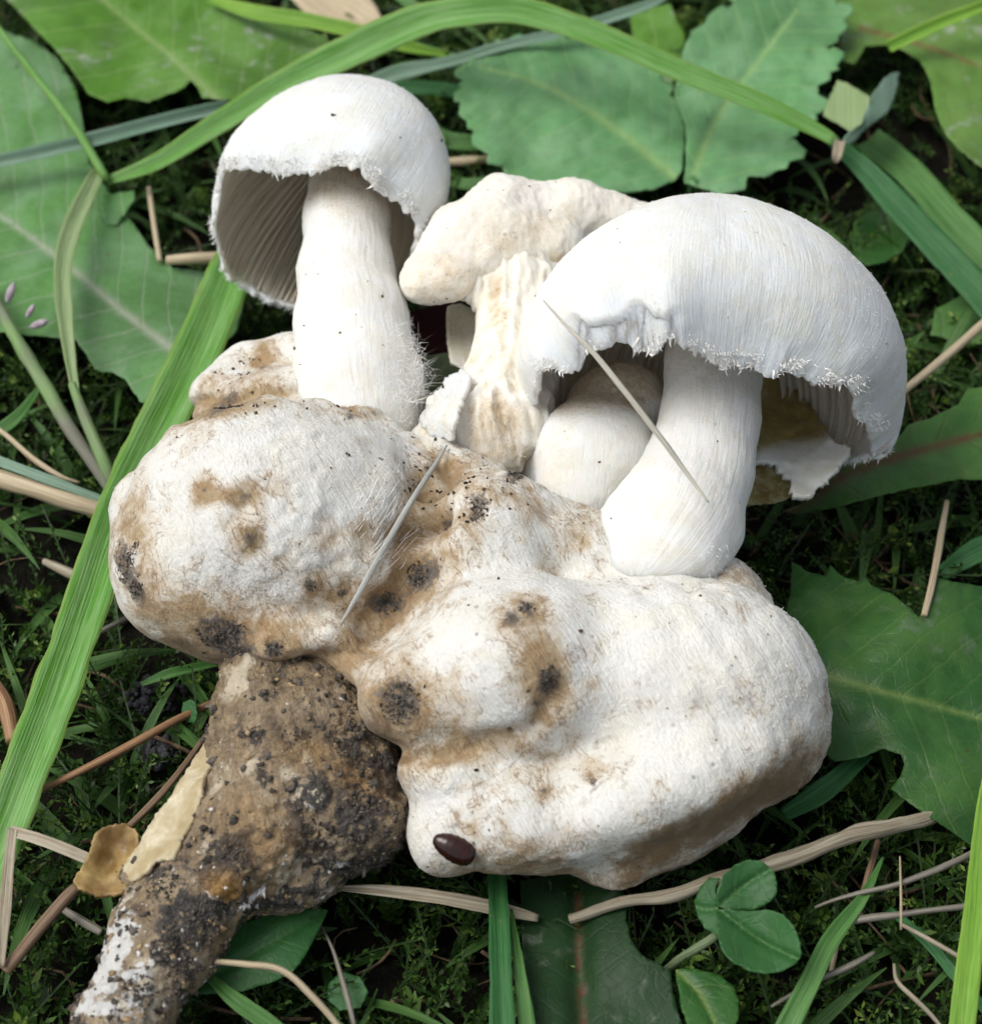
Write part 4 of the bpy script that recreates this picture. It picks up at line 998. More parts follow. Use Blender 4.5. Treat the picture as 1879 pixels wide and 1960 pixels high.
M_crumb = mat_simple('dark_crumb', (0.03, 0.022, 0.016), (0.17, 0.12, 0.08), 400, 0.85, 0.25, 0.8)

def paint(px, py, base, spots, seed, warp=16):
    """strength field from spots (x, y, rx, ry, angle, strength) with ragged edges"""
    wx = px + warp * fbm(base, 0.45, 3, seed); wy = py + warp * fbm(base, 0.45, 3, seed + 50)
    r = np.zeros(len(px))
    for (x, y, rx, ry, an, s) in spots:
        a = math.radians(an)
        dx, dy = wx - x, wy - y
        u, v = dx * math.cos(a) + dy * math.sin(a), -dx * math.sin(a) + dy * math.cos(a)
        r = np.maximum(r, s * np.exp(-((u / rx) ** 2 + (v / ry) ** 2)))
    return r

def front_point(Vc, px0, py0, r=5):
    """cam coords of the surface point seen at a pixel, and its index"""
    x, y = pix(Vc)
    d = (x - px0) ** 2 + (y - py0) ** 2
    c = np.where(d < (r * 3) ** 2)[0]
    if len(c) == 0: c = np.array([d.argmin()])
    tm = Vc[c, 2].max(); c = c[Vc[c, 2] > tm - 0.35]
    return c[((x[c] - px0) ** 2 + (y[c] - py0) ** 2).argmin()]

# ---- host mushroom -------------------------------------------------
host = thing('host_mushroom', 'big lumpy brown-stained white mushroom lying on its side with thick dirty stem', 'mushroom', wh(800, 1330, 0.0))
prims = [
    E(505, 1000, 2.7, 262, 240, 215), E(372, 1085, 2.5, 158, 150, 150), E(610, 890, 2.6, 190, 128, 150, 10),
    E(430, 1165, 2.1, 170, 98, 140, -14), E(690, 1060, 2.5, 135, 170, 130), E(300, 1010, 2.2, 80, 110, 100, 20),
    RC((425, 765, 1.75), 62, (470, 722, 1.7), 52, 0.2), RC((470, 722, 1.7), 58, (560, 705, 1.75), 66, 0.2), E(560, 790, 1.9, 150, 90, 110, 0, 0.3),
    E(560, 1225, 2.2, 120, 62, 90, -8, 0.2),
    E(930, 1060, 2.5, 150, 170, 150, 0, 0.3), E(985, 1280, 2.3, 220, 190, 200, 0, 0.25), E(1290, 1300, 1.9, 285, 205, 215, -8, 0.35),
    E(1400, 1350, 1.7, 178, 160, 180, 20, 0.4), E(1250, 1495, 1.5, 300, 122, 180, 22, 0.35), E(1415, 1430, 1.3, 168, 118, 150, 28, 0.35), E(1330, 1545, 1.0, 150, 80, 110, 30, 0.3), E(1240, 1580, 0.9, 170, 90, 110, 24, 0.3), E(870, 1480, 1.7, 120, 90, 100, -20, 0.25),
    E(980, 1565, 1.3, 190, 112, 140, 0, 0.22), E(800, 1330, 2.3, 120, 110, 120, -30, 0.25), E(860, 925, 2.3, 160, 80, 100, -24, 0.3),
    E(1140, 1075, 2.2, 190, 90, 120, -28, 0.35), E(860, 1600, 1.2, 78, 85, 90, -30, 0.2), E(1360, 1160, 1.8, 120, 105, 130, -35, 0.3),
    E(700, 1260, 2.1, 120, 60, 80, -28, 0.2), E(1190, 1650, 0.7, 62, 48, 60, 25, 0.2), E(790, 1190, 2.3, 90, 60, 70, 35, 0.2),
    sub(E(805, 1005, 4.35, 66, 44, 50, 35, 0.12)),
]
Vc, Q = sdf_mesh(prims, 0.048)
N = vnormals(Vc, Q)
if ((Vc - Vc.mean(0)) * N).sum() < 0: Q = Q[:, ::-1]; N = -N
Vw = W(Vc)
px, py = pix(Vc)
patchy = sstep(-0.25, 0.35, fbm(Vw, 1.3, 2, 44))
fineamp = 0.05 * fbm(Vw, 0.36, 4, 9, 0.6) * (0.35 + 0.9 * patchy) + 0.012 * vnoise(Vw, 0.1, 21) * patchy
streak = vnoise(np.stack([Vc[:, 0] * 0.84 + Vc[:, 1] * 0.54, (Vc[:, 1] * 0.84 - Vc[:, 0] * 0.54) * 0.13, Vc[:, 2] * 0.5], 1), 0.11, 46)
amp = 0.09 * fbm(Vw, 1.1, 3, 3) + fineamp + 0.014 * streak * sstep(1050, 1250, px)
lines = [([(560, 1295), (640, 1262), (700, 1220), (742, 1160), (790, 1090), (815, 1000), (850, 900)], 30, 0.20),
         ([(720, 1445), (800, 1450), (900, 1435), (1010, 1400), (1070, 1330)], 24, 0.13),
         ([(1110, 1030), (1165, 1092), (1280, 1145), (1370, 1110), (1395, 1075)], 14, 0.04),
         ([(345, 800), (400, 770), (500, 752), (620, 750), (730, 790), (845, 870)], 12, 0.11),
         ([(1330, 1150), (1420, 1290), (1500, 1420)], 14, 0.02), ([(1270, 1150), (1340, 1280), (1380, 1420)], 12, 0.018)]
lines += [([(815, 985), (790, 1000), (765, 1035)], 30, 0.36), ([(470, 955), (465, 965)], 22, 0.05), ([(840, 890), (760, 960), (700, 1060)], 22, 0.07), ([(395, 945), (398, 950)], 18, 0.04), ([(700, 1010), (690, 1020)], 26, 0.06), ([(1120, 1480), (1180, 1420)], 12, 0.04)]
front = np.ones(len(px))
crease = np.zeros(len(px))
wpx, wpy = px + 14 * fbm(Vw, 0.5, 3, 301), py + 14 * fbm(Vw, 0.5, 3, 302)
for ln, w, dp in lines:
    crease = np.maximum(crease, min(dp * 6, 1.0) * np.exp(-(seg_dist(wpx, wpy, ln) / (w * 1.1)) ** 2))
    amp = amp - dp * np.exp(-(seg_dist(wpx, wpy, ln) / w) ** 2) * front
Vc = Vc + N * amp[:, None]
px, py = pix(Vc); Vw = W(Vc)
stain_shade = 0.20 + 0.55 * fbm(Vw, 0.7, 4, 31) + 0.75 * fbm(Vw, 0.22, 4, 77, 0.6)
clean_spots = [(600, 900, 130, 90, 0, 1), (520, 1010, 120, 90, 0, .6), (1300, 1230, 200, 110, 30, 1), (1460, 1290, 90, 140, 0, .9), (920, 1150, 70, 80, 0, .9),
               (1230, 1380, 150, 100, 0, .6), (870, 1240, 60, 45, 0, .8), (1330, 1400, 120, 60, 0, .5)]
stain_shade = stain_shade - 0.5 * paint(px, py, Vw, clean_spots, 12)
stain_shade_spots = [(395, 945, 40, 35, 0, .9), (470, 955, 60, 40, -30, .9), (480, 1030, 50, 45, 0, .8), (650, 1030, 60, 30, 0, .6), (700, 1010, 60, 45, 0, .8), (600, 1130, 50, 40, 0, .6),
               (260, 1000, 50, 80, 0, .7), (430, 1200, 170, 60, 10, 1.0), (620, 1270, 150, 50, -10, 1.0), (740, 1380, 130, 90, 0, 1.0), (640, 1170, 70, 60, 0, .5),
               (1000, 1170, 70, 45, 20, .7), (1050, 1290, 60, 90, 0, .9), (900, 1430, 190, 40, -5, .85), (1060, 1400, 60, 90, 10, .7), (1150, 1300, 90, 60, 0, .5),
               (850, 900, 120, 40, 25, .75), (1000, 960, 120, 35, 30, .7), (900, 1010, 40, 50, 0, .5), (1110, 1050, 40, 110, -45, .6), (960, 1490, 160, 50, -10, .55),
               (1000, 1640, 170, 35, -8, .9), (880, 1650, 50, 50, 0, .7), (1450, 1520, 190, 45, -32, 1.25), (1300, 1600, 170, 40, -30, 1.2), (1400, 1095, 50, 25, 20, .9), (1420, 1200, 20, 70, -25, .45),  # along the lower right underside: real stain, with shade painted in
               (450, 770, 110, 28, -15, .9), (640, 760, 120, 22, 8, .8), (520, 690, 50, 40, 0, .6), (395, 790, 40, 60, 30, .7), (790, 1010, 60, 40, -40, .55), (850, 1110, 90, 60, -30, .6)]
stain_shade = stain_shade + 0.8 * paint(px, py, Vw, stain_shade_spots, 41, 30)
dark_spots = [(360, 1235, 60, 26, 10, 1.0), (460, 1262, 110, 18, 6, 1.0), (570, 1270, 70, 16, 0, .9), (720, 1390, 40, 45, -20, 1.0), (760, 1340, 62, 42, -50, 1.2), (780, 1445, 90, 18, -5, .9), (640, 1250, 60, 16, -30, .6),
              (870, 1440, 120, 14, -10, .6), (1490, 1500, 140, 48, -35, 1.1), (1380, 1560, 150, 44, -30, 1.2), (1260, 1625, 130, 38, -30, 1.1), (1530, 1440, 30, 60, 20, .7), (1050, 1660, 120, 18, -8, .8), (395, 945, 20, 16, 0, .55), (465, 960, 32, 22, -35, .7),  # lower right edge: olive stain and the shadow there, both painted as colour
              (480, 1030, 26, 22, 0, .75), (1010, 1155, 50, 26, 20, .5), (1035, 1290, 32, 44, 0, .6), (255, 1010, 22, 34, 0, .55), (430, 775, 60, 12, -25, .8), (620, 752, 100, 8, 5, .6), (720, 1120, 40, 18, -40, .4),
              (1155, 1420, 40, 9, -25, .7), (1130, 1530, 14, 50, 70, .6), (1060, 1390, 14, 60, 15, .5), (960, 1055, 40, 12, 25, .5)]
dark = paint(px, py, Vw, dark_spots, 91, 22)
dark_lines = [[(800, 1400), (815, 1470), (832, 1560)], [(730, 1330), (700, 1400)], [(870, 1530), (960, 1480), (1020, 1430)], [(1150, 1490), (1100, 1540)], [(560, 1295), (640, 1268), (690, 1235)],
              [(1165, 1095), (1230, 1128), (1285, 1140), (1340, 1125)], [(670, 1230), (640, 1290)], [(1380, 1160), (1420, 1220)], [(1090, 1460), (1070, 1370)]]
for dl in dark_lines: dark = np.maximum(dark, (0.55 + 0.4 * vnoise(Vw, 0.15, 7)) * np.exp(-(seg_dist(px + 9 * vnoise(Vw, 0.2, 5), py + 9 * vnoise(Vw, 0.2, 15), dl) / 5) ** 2))
dirt_spots = [(243, 1075, 20, 50, -25, 1.0), (262, 1125, 14, 34, -25, 1.0), (420, 1215, 50, 27, 25, 1.1), (450, 1248, 30, 16, 20, 1.1), (520, 1243, 18, 16, 0, 1.0), (478, 1028, 20, 16, 0, .7), (475, 950, 20, 14, 0, .6), (595, 1122, 13, 14, 0, 1.0),
              (810, 1103, 36, 24, -35, 1.1), (738, 1155, 36, 22, -10, 1.1), (765, 1345, 36, 46, -40, 1.05), (1005, 1165, 18, 18, 0, 1.0), (975, 1185, 16, 18, 0, .8), (1050, 1300, 22, 28, 0, 1.0), (1022, 1345, 10, 10, 0, 1.0),
              (855, 1003, 12, 14, 0, 1.0), (915, 975, 26, 16, -60, .95), (908, 992, 16, 10, 0, 1.0), (985, 910, 16, 18, 0, .9), (880, 925, 10, 10, 0, .8), (800, 930, 12, 14, 0, .9), (430, 770, 34, 12, -40, .9), (670, 795, 12, 8, 0, .9),
              (500, 700, 12, 10, 0, .8), (655, 1135, 12, 10, 0, .9), (255, 985, 9, 14, 0, .7), (395, 940, 8, 8, 0, .7), (1130, 1487, 10, 10, 0, 1.0), (1040, 1515, 8, 8, 0, .9)]
dirt_spots = [(x, y, rx * (1.3 if rx * ry > 250 else 1.05), ry * (1.3 if rx * ry > 250 else 1.05), an, q) for x, y, rx, ry, an, q in dirt_spots]
dirt = paint(px, py, Vw, dirt_spots, 61, 14)
dark = np.maximum(dark, 0.62 * paint(px, py, Vw, [(x, y, rx * 1.35 + 4, ry * 1.35 + 4, an, 1) for x, y, rx, ry, an, q in dirt_spots if rx * ry > 250], 67, 24))
stain_shade = stain_shade + 0.55 * paint(px, py, Vw, [(x, y, rx * 2.0 + 8, ry * 2.0 + 8, an, 1) for x, y, rx, ry, an, q in dirt_spots], 66, 24)
stain_shade = stain_shade - 7.0 * fineamp + 0.55 * crease
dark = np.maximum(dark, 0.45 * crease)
under = sstep(0.15, -0.6, (N @ M3)[:, 2])  # downturned skin browned: stain and underside shade put into the colour
stain_shade = stain_shade + 0.8 * under; dark = np.maximum(dark, 0.55 * under)
gv = np.stack([Vc[:, 0] * 0.86 + Vc[:, 1] * 0.5, Vc[:, 1] * 0.86 - Vc[:, 0] * 0.5, Vc[:, 2]], 1)
host_cap = part(host, 'cap', Vw, Q, M_host, attrs={'stain_shade': stain_shade, 'dark': dark, 'dirt': dirt, 'GV': gv})
hostVc, hostN, hostDark = Vc, N, np.maximum(dark, stain_shade * 0.45)
print('host cap z min', Vw[:, 2].min(), len(Q))

rgt = np.random.default_rng(91)
tx_, ty_ = rgt.normal(728, 26, 110), rgt.normal(1005, 40, 110)
FIB_PTS = list(zip(tx_, ty_))
# soil clods stuck to it
def clod(parent, px0, py0, rx, ry, an, seed, Vs=None, Ns=None, mat=None, name='soil_clod'):
    Vs = hostVc if Vs is None else Vs; Ns = hostN if Ns is None else Ns
    i = front_point(Vs, px0, py0)
    c, n = Vs[i], Ns[i]
    s = pscale(c[2]); rg = np.random.default_rng(seed)
    V, F = [], []
    k = max(8, int(rx * ry / 13))
    a = math.radians(an)
    tx = np.array([math.cos(a), -math.sin(a), 0]); tx = unit(tx - n * tx.dot(n)); ty = np.cross(n, tx)
    loc = np.where(((Vs - c) ** 2).sum(1) < (max(rx, ry) * s * 1.6) ** 2)[0]
    for q in range(k):
        ang = rg.random() * 6.283; rr = math.sqrt(rg.random())
        p = c + tx * rx * s * rr * math.cos(ang) * 0.95 + ty * ry * s * rr * math.sin(ang) * 0.95 + n * s * 1.0
        j = loc[((Vs[loc] - p) ** 2).sum(1).argmin()]; p = p - Ns[j] * ((p - Vs[j]) @ Ns[j] - 0.006)
        g_ = s * rg.uniform(1.2, 4.0) * (1.2 - rr * 0.6)
        ico = ICO_V * (1 + 0.35 * rg.normal(size=(len(ICO_V), 1))) * g_ * rg.uniform(0.6, 1.2, 3)
        F.append(ICO_F + sum(len(v) for v in V)); V.append(W(p + ico))
    return part(parent, name, np.vstack(V), np.vstack(F), mat or M_soil, smooth=False)

phi = (1 + 5 ** 0.5) / 2
ICO_V = unit(np.array([(-1, phi, 0), (1, phi, 0), (-1, -phi, 0), (1, -phi, 0), (0, -1, phi), (0, 1, phi), (0, -1, -phi), (0, 1, -phi), (phi, 0, -1), (phi, 0, 1), (-phi, 0, -1), (-phi, 0, 1)]))
ICO_F = np.array([(0, 11, 5), (0, 5, 1), (0, 1, 7), (0, 7, 10), (0, 10, 11), (1, 5, 9), (5, 11, 4), (11, 10, 2), (10, 7, 6), (7, 1, 8), (3, 9, 4), (3, 4, 2), (3, 2, 6), (3, 6, 8), (3, 8, 9), (4, 9, 5), (2, 4, 11), (6, 2, 10), (8, 6, 7), (9, 8, 1)])
for i, (x, y, rx, ry, an, s) in enumerate(dirt_spots):
    if rx * ry > 150 and s >= 0.9: clod(host_cap, x, y, rx * 0.85, ry * 0.85, -an, 100 + i)

# loose specks over the host and stems are made after everything white exists
# ---- host stem -----------------------------------------------------
M_stem = None
def mat_stem():
    m, nt, out = newmat('dirty_stem_skin'); g = NT(nt); co = g.coord()
    n1 = g.noise(co, 120, 4, 0.6, 0.5); n2 = g.noise(co, 420, 5, 0.7, 0.4); n3 = g.noise(co, 1300, 4, 0.65)
    c = g.mix(g.ramp(n2, 0.35, 0.66), (0.36, 0.27, 0.16), (0.13, 0.09, 0.055))
    c = g.mix(g.math('MULTIPLY', g.ramp(n1, 0.45, 0.65), 0.55), c, (0.46, 0.37, 0.25))
    fs = g.noise(g.scalevec(g.attr('GV', 'Vector'), (1.0, 0.3, 1.0)), 13, 6, 0.7, 0.6)
    c = g.mix(g.math('MULTIPLY', g.ramp(fs, 0.50, 0.70), 0.5), c, (0.085, 0.06, 0.04))
    c = g.mix(g.math('MULTIPLY', g.ramp(fs, 0.42, 0.28), 0.5), c, (0.56, 0.48, 0.36))
    pl = g.math('ADD', g.attr('pale'), g.math('MULTIPLY', g.math('SUBTRACT', n2, 0.5), 1.5))
    c = g.mix(g.ramp(pl, 0.42, 0.75), c, (0.64, 0.56, 0.42))
    dt = g.math('ADD', g.attr('dirt'), g.math('MULTIPLY', g.math('SUBTRACT', n2, 0.5), 1.4))
    dt = g.math('ADD', dt, g.math('MULTIPLY', g.math('SUBTRACT', n3, 0.5), 1.0))
    c = g.mix(g.ramp(dt, 0.42, 0.62), c, g.mix(g.ramp(n3, 0.4, 0.7), (0.035, 0.03, 0.027), (0.12, 0.11, 0.095)))
    wp = g.math('ADD', g.attr('white'), g.math('MULTIPLY', g.math('SUBTRACT', n2, 0.5), 1.2))
    c = g.mix(g.ramp(wp, 0.55, 0.7), c, (0.74, 0.74, 0.71))
    am = g.attr('amber')
    c = g.mix(g.math('MULTIPLY', am, 0.85), c, (0.42, 0.22, 0.045))
    h = g.math('ADD', g.math('MULTIPLY', n2, 1.0), g.math('MULTIPLY', n3, 0.6))
    h = g.math('SUBTRACT', h, g.math('MULTIPLY', fs, 0.6))
    b = g.bsdf(c, g.math('ADD', 0.12, g.math('MULTIPLY', n3, 0.55)), 0.6, 0.0, (0.002,) * 3, g.bump(h, 1.0, 0.0011))
    g.l(b, out.inputs['Surface']); return m
M_stem = mat_stem()
sp = [RC((490, 1250, 1.9), 70, (505, 1390, 1.6), 105, 0.3), E(560, 1480, 1.3, 172, 180, 150, 0, 0.3), E(640, 1545, 1.15, 145, 125, 130, -15, 0.3), E(480, 1600, 1.2, 150, 130, 130, 20, 0.3),
      RC((600, 1330, 1.8), 70, (700, 1450, 1.4), 70, 0.2), E(440, 1660, 1.15, 80, 78, 110, 35, 0.15)]
Vc, Q = sdf_mesh(sp, 0.04)
N = vnormals(Vc, Q)
if ((Vc - Vc.mean(0)) * N).sum() < 0: Q = Q[:, ::-1]; N = -N
Vw = W(Vc)
Vc = Vc + N * (0.13 * fbm(Vw, 0.9, 3, 5) + 0.08 * fbm(Vw, 0.26, 4, 6, 0.65) + 0.035 * vnoise(Vw, 0.09, 8))[:, None]
px, py = pix(Vc); Vw = W(Vc)
dirt = 0.20 + 0.9 * fbm(Vw, 0.75, 5, 15, 0.6) + paint(px, py, Vw, [(480, 1410, 50, 40, 0, .55), (560, 1480, 60, 40, 0, .35), (610, 1600, 70, 60, 0, .6), (700, 1560, 90, 110, 0, .75), (450, 1640, 50, 45, 0, .6), (640, 1420, 90, 22, 45, .8), (520, 1330, 30, 30, 0, .5), (680, 1660, 120, 40, -15, .5)], 17, 20)
pale = 0.22 + 0.75 * fbm(Vw, 0.6, 5, 25, 0.6) + paint(px, py, Vw, [(455, 1300, 35, 60, 0, .36), (500, 1500, 80, 120, 0, .22), (600, 1530, 50, 30, 0, .55), (620, 1660, 80, 24, 15, .6), (560, 1690, 60, 20, -20, .6), (440, 1500, 30, 100, 0, .2)], 18, 20)
amber = paint(px, py, Vw, [(430, 1700, 45, 32, 20, 1.0), (600, 1440, 60, 30, 0, .4), (520, 1620, 60, 60, 0, .4), (690, 1490, 70, 30, 30, .5), (480, 1560, 60, 60, 0, .35)], 19, 12)
white = 0.1 + 0.4 * fbm(Vw, 0.18, 3, 59) + paint(px, py, Vw, [(400, 1715, 70, 9, 28, .8), (480, 1710, 55, 9, -35, .8), (590, 1545, 24, 16, 0, .6), (655, 1655, 50, 12, 15, .6)], 20, 8)
stem = part(host, 'stem', Vw, Q, M_stem, attrs={'dirt': dirt, 'pale': pale, 'amber': amber, 'white': white, 'GV': np.stack([Vc[:, 0] * 0.9 + Vc[:, 1] * 0.35, Vc[:, 1] * 0.9 - Vc[:, 0] * 0.35, Vc[:, 2] * 0.3], 1)}, label='thick dirty brown stem with torn peeling skin')
sVc, sN = Vc, N
sp2 = [RC((415, 1655, 1.0), 110, (312, 1800, 0.8), 98, 0.2), RC((312, 1800, 0.8), 98, (230, 1965, 0.75), 84, 0.3), RC((230, 1965, 0.75), 84, (185, 2100, 0.7), 80, 0.3), E(300, 1680, 0.9, 70, 60, 60, 30, 0.2), E(560, 1680, 0.7, 120, 60, 90, 20, 0.2)]
Vc, Q = sdf_mesh(sp2, 0.04)
N = vnormals(Vc, Q)
if ((Vc - Vc.mean(0)) * N).sum() < 0: Q = Q[:, ::-1]; N = -N
Vw = W(Vc)
Vc = Vc + N * (0.06 * fbm(Vw, 0.6, 3, 35) + 0.045 * fbm(Vw, 0.2, 3, 36) + 0.02 * vnoise(Vw, 0.08, 38))[:, None]
px, py = pix(Vc); Vw = W(Vc)
dirt = 0.40 + 0.9 * fbm(Vw, 0.5, 5, 55, 0.65) + paint(px, py, Vw, [(390, 1740, 90, 60, 0, .25), (330, 1690, 60, 60, 0, .2)], 57, 20)
pale = 0.42 + 0.8 * fbm(Vw, 0.4, 5, 65, 0.65) - paint(px, py, Vw, [(400, 1740, 90, 60, 0, .35)], 57, 20)
white = 0.22 + 0.35 * fbm(Vw, 0.16, 3, 59) + paint(px, py, Vw, [(222, 1800, 34, 60, 14, .75), (200, 1860, 34, 70, 10, .85), (190, 1920, 50, 40, 0, .7), (260, 1860, 50, 30, -20, .5), (270, 1910, 50, 44, 0, .5)], 58, 18)
part(host, 'stem_foot', Vw, Q, M_stem, attrs={'dirt': dirt, 'pale': pale, 'amber': 0 * pale, 'white': white, 'GV': np.stack([Vc[:, 0] * 0.87 - Vc[:, 1] * 0.5, Vc[:, 1] * 0.87 + Vc[:, 0] * 0.5, Vc[:, 2] * 0.3], 1)}, label='white-flecked soil-caked foot of the stem')
fVc, fN = Vc, N
for i, (x, y, rx, ry) in enumerate([(610, 1600, 40, 36), (700, 1530, 40, 50), (450, 1640, 34, 30), (480, 1410, 30, 22), (660, 1430, 40, 14), (555, 1405, 24, 20), (690, 1610, 46, 30), (520, 1330, 16, 14), (640, 1650, 40, 20)]):
    clod(stem, x, y, rx, ry, -40 if i == 4 else 0, 300 + i, sVc, sN)
for i, (x, y, rx, ry) in enumerate([(400, 1745, 60, 30), (310, 1700, 36, 34), (330, 1800, 50, 40), (270, 1900, 40, 40), (350, 1870, 40, 40), (220, 1950, 30, 20)]):
    clod(stem, x, y, rx, ry, -35, 330 + i, fVc, fN)

# crumbs bedded in the stem skin: dark soil, tan bits and white flecks
def crumbs(name, Vs, Ns, n, rmin, rmax, mat, seed, prob=None, flat=1.0):
    rg = np.random.default_rng(seed)
    ok = np.where(Ns[:, 2] > -0.2)[0]
    if prob is not None:
        x_, y_ = pix(Vs[ok]); w_ = np.clip(prob(x_, y_, Vs[ok]), 0, None); w_ = w_ / w_.sum()
    else: w_ = None
    V, F = [], []
    for q, i in enumerate(rg.choice(ok, n, p=w_)):
        r = rmin + (rmax - rmin) * rg.random() ** 2.5
        ico = ICO_V * (1 + 0.35 * rg.normal(size=(12, 1))) * r * rg.uniform(0.6, 1.6, 3)
        ico = ico - Ns[i] * (ico @ Ns[i])[:, None] * (1 - flat)
        V.append(W(Vs[i] + ico)); F.append(ICO_F + 12 * q)
    return part(stem, name, np.vstack(V), np.vstack(F), mat, smooth=False, kind='stuff')
M_tanbit = mat_simple('tan_bit', (0.24, 0.16, 0.08), (0.5, 0.38, 0.22), 300, 0.7, 0.3, 0.4)
M_fleck = mat_simple('white_fleck', (0.55, 0.53, 0.48), (0.78, 0.77, 0.74), 300, 0.7, 0.3, 0.4)
dn = lambda x, y, v: 0.15 + sstep(0.0, 0.4, fbm(v, 0.45, 3, 15))
crumbs('soil_crumbs', sVc, sN, 700, 0.010, 0.055, M_soil, 401, lambda x, y, v: dn(x, y, v) + 1.5 * sstep(560, 720, x))
crumbs('soil_crumbs', fVc, fN, 900, 0.010, 0.055, M_soil, 402, dn)
crumbs('tan_bits', sVc, sN, 260, 0.008, 0.045, M_tanbit, 403, dn, 0.5)
crumbs('tan_bits', fVc, fN, 300, 0.008, 0.05, M_tanbit, 404, dn, 0.5)
crumbs('white_flecks', sVc, sN, 140, 0.006, 0.032, M_fleck, 405, lambda x, y, v: dn(x, y, v) + sstep(1580, 1700, y), 0.3)
crumbs('white_flecks', fVc, fN, 520, 0.006, 0.036, M_fleck, 406, lambda x, y, v: 0.2 + sstep(0.0, 0.4, fbm(v, 0.3, 3, 16)) + sstep(330, 200, x), 0.3)

# peeled strip, amber flap, torn white edge
M_peel = mat_simple('peel_cream', (0.40, 0.32, 0.18), (0.70, 0.64, 0.48), 200, 0.6, 0.3, 0.6, 0.0006, 0.2)
M_amber = mat_simple('amber_flap', (0.16, 0.09, 0.03), (0.46, 0.33, 0.13), 160, 0.4, 0.4, 0.5, 0.0006, 0.25)
V, F, A, _, _ = patch([(412, 1395), (420, 1440), (392, 1480), (380, 1540), (352, 1600), (330, 1640), (300, 1650), (250, 1690), (235, 1660), (262, 1620), (290, 1570), (330, 1520), (372, 1450), (395, 1420)],
                      [(412, 1400, 1.7), (395, 1480, 1.9), (345, 1600, 1.75), (300, 1570, 1.55), (250, 1680, 1.35), (360, 1470, 1.6)], step=6, thick=0.07, und=0.22, undsc=0.6, jitter=2)
part(host, 'peeled_strip', V, F, M_peel, attrs=A, label='cream strip of skin peeled off the stem')
V, F, A, _, _ = patch([(165, 1650), (180, 1600), (210, 1580), (240, 1578), (262, 1590), (270, 1630), (262, 1680), (230, 1710), (190, 1715), (150, 1700), (140, 1682)],
                      [(165, 1650, 1.0), (190, 1595, 1.25), (240, 1580, 1.2), (215, 1650, 0.75), (262, 1680, 1.3), (190, 1710, 1.0)], step=6, thick=0.05, und=0.16, undsc=0.5, jitter=2)
part(host, 'amber_flap', V, F, M_amber, attrs=A, label='translucent amber flap of torn stem skin')
i0 = [front_point(sVc, x, y) for x, y in resample(np.array([(355, 1690), (395, 1720), (440, 1738), (470, 1722), (505, 1695)], float), 160)]
b = W(sVc[i0] - np.array([0, 0.03, 0.02])); V, F = hairs(b, np.tile(W(np.array([0.0, -1, 0.4])), (len(b), 1)), 0.09, 0.03, 3)
part(host, 'torn_edge', V, F, M_fibre, kind='stuff')

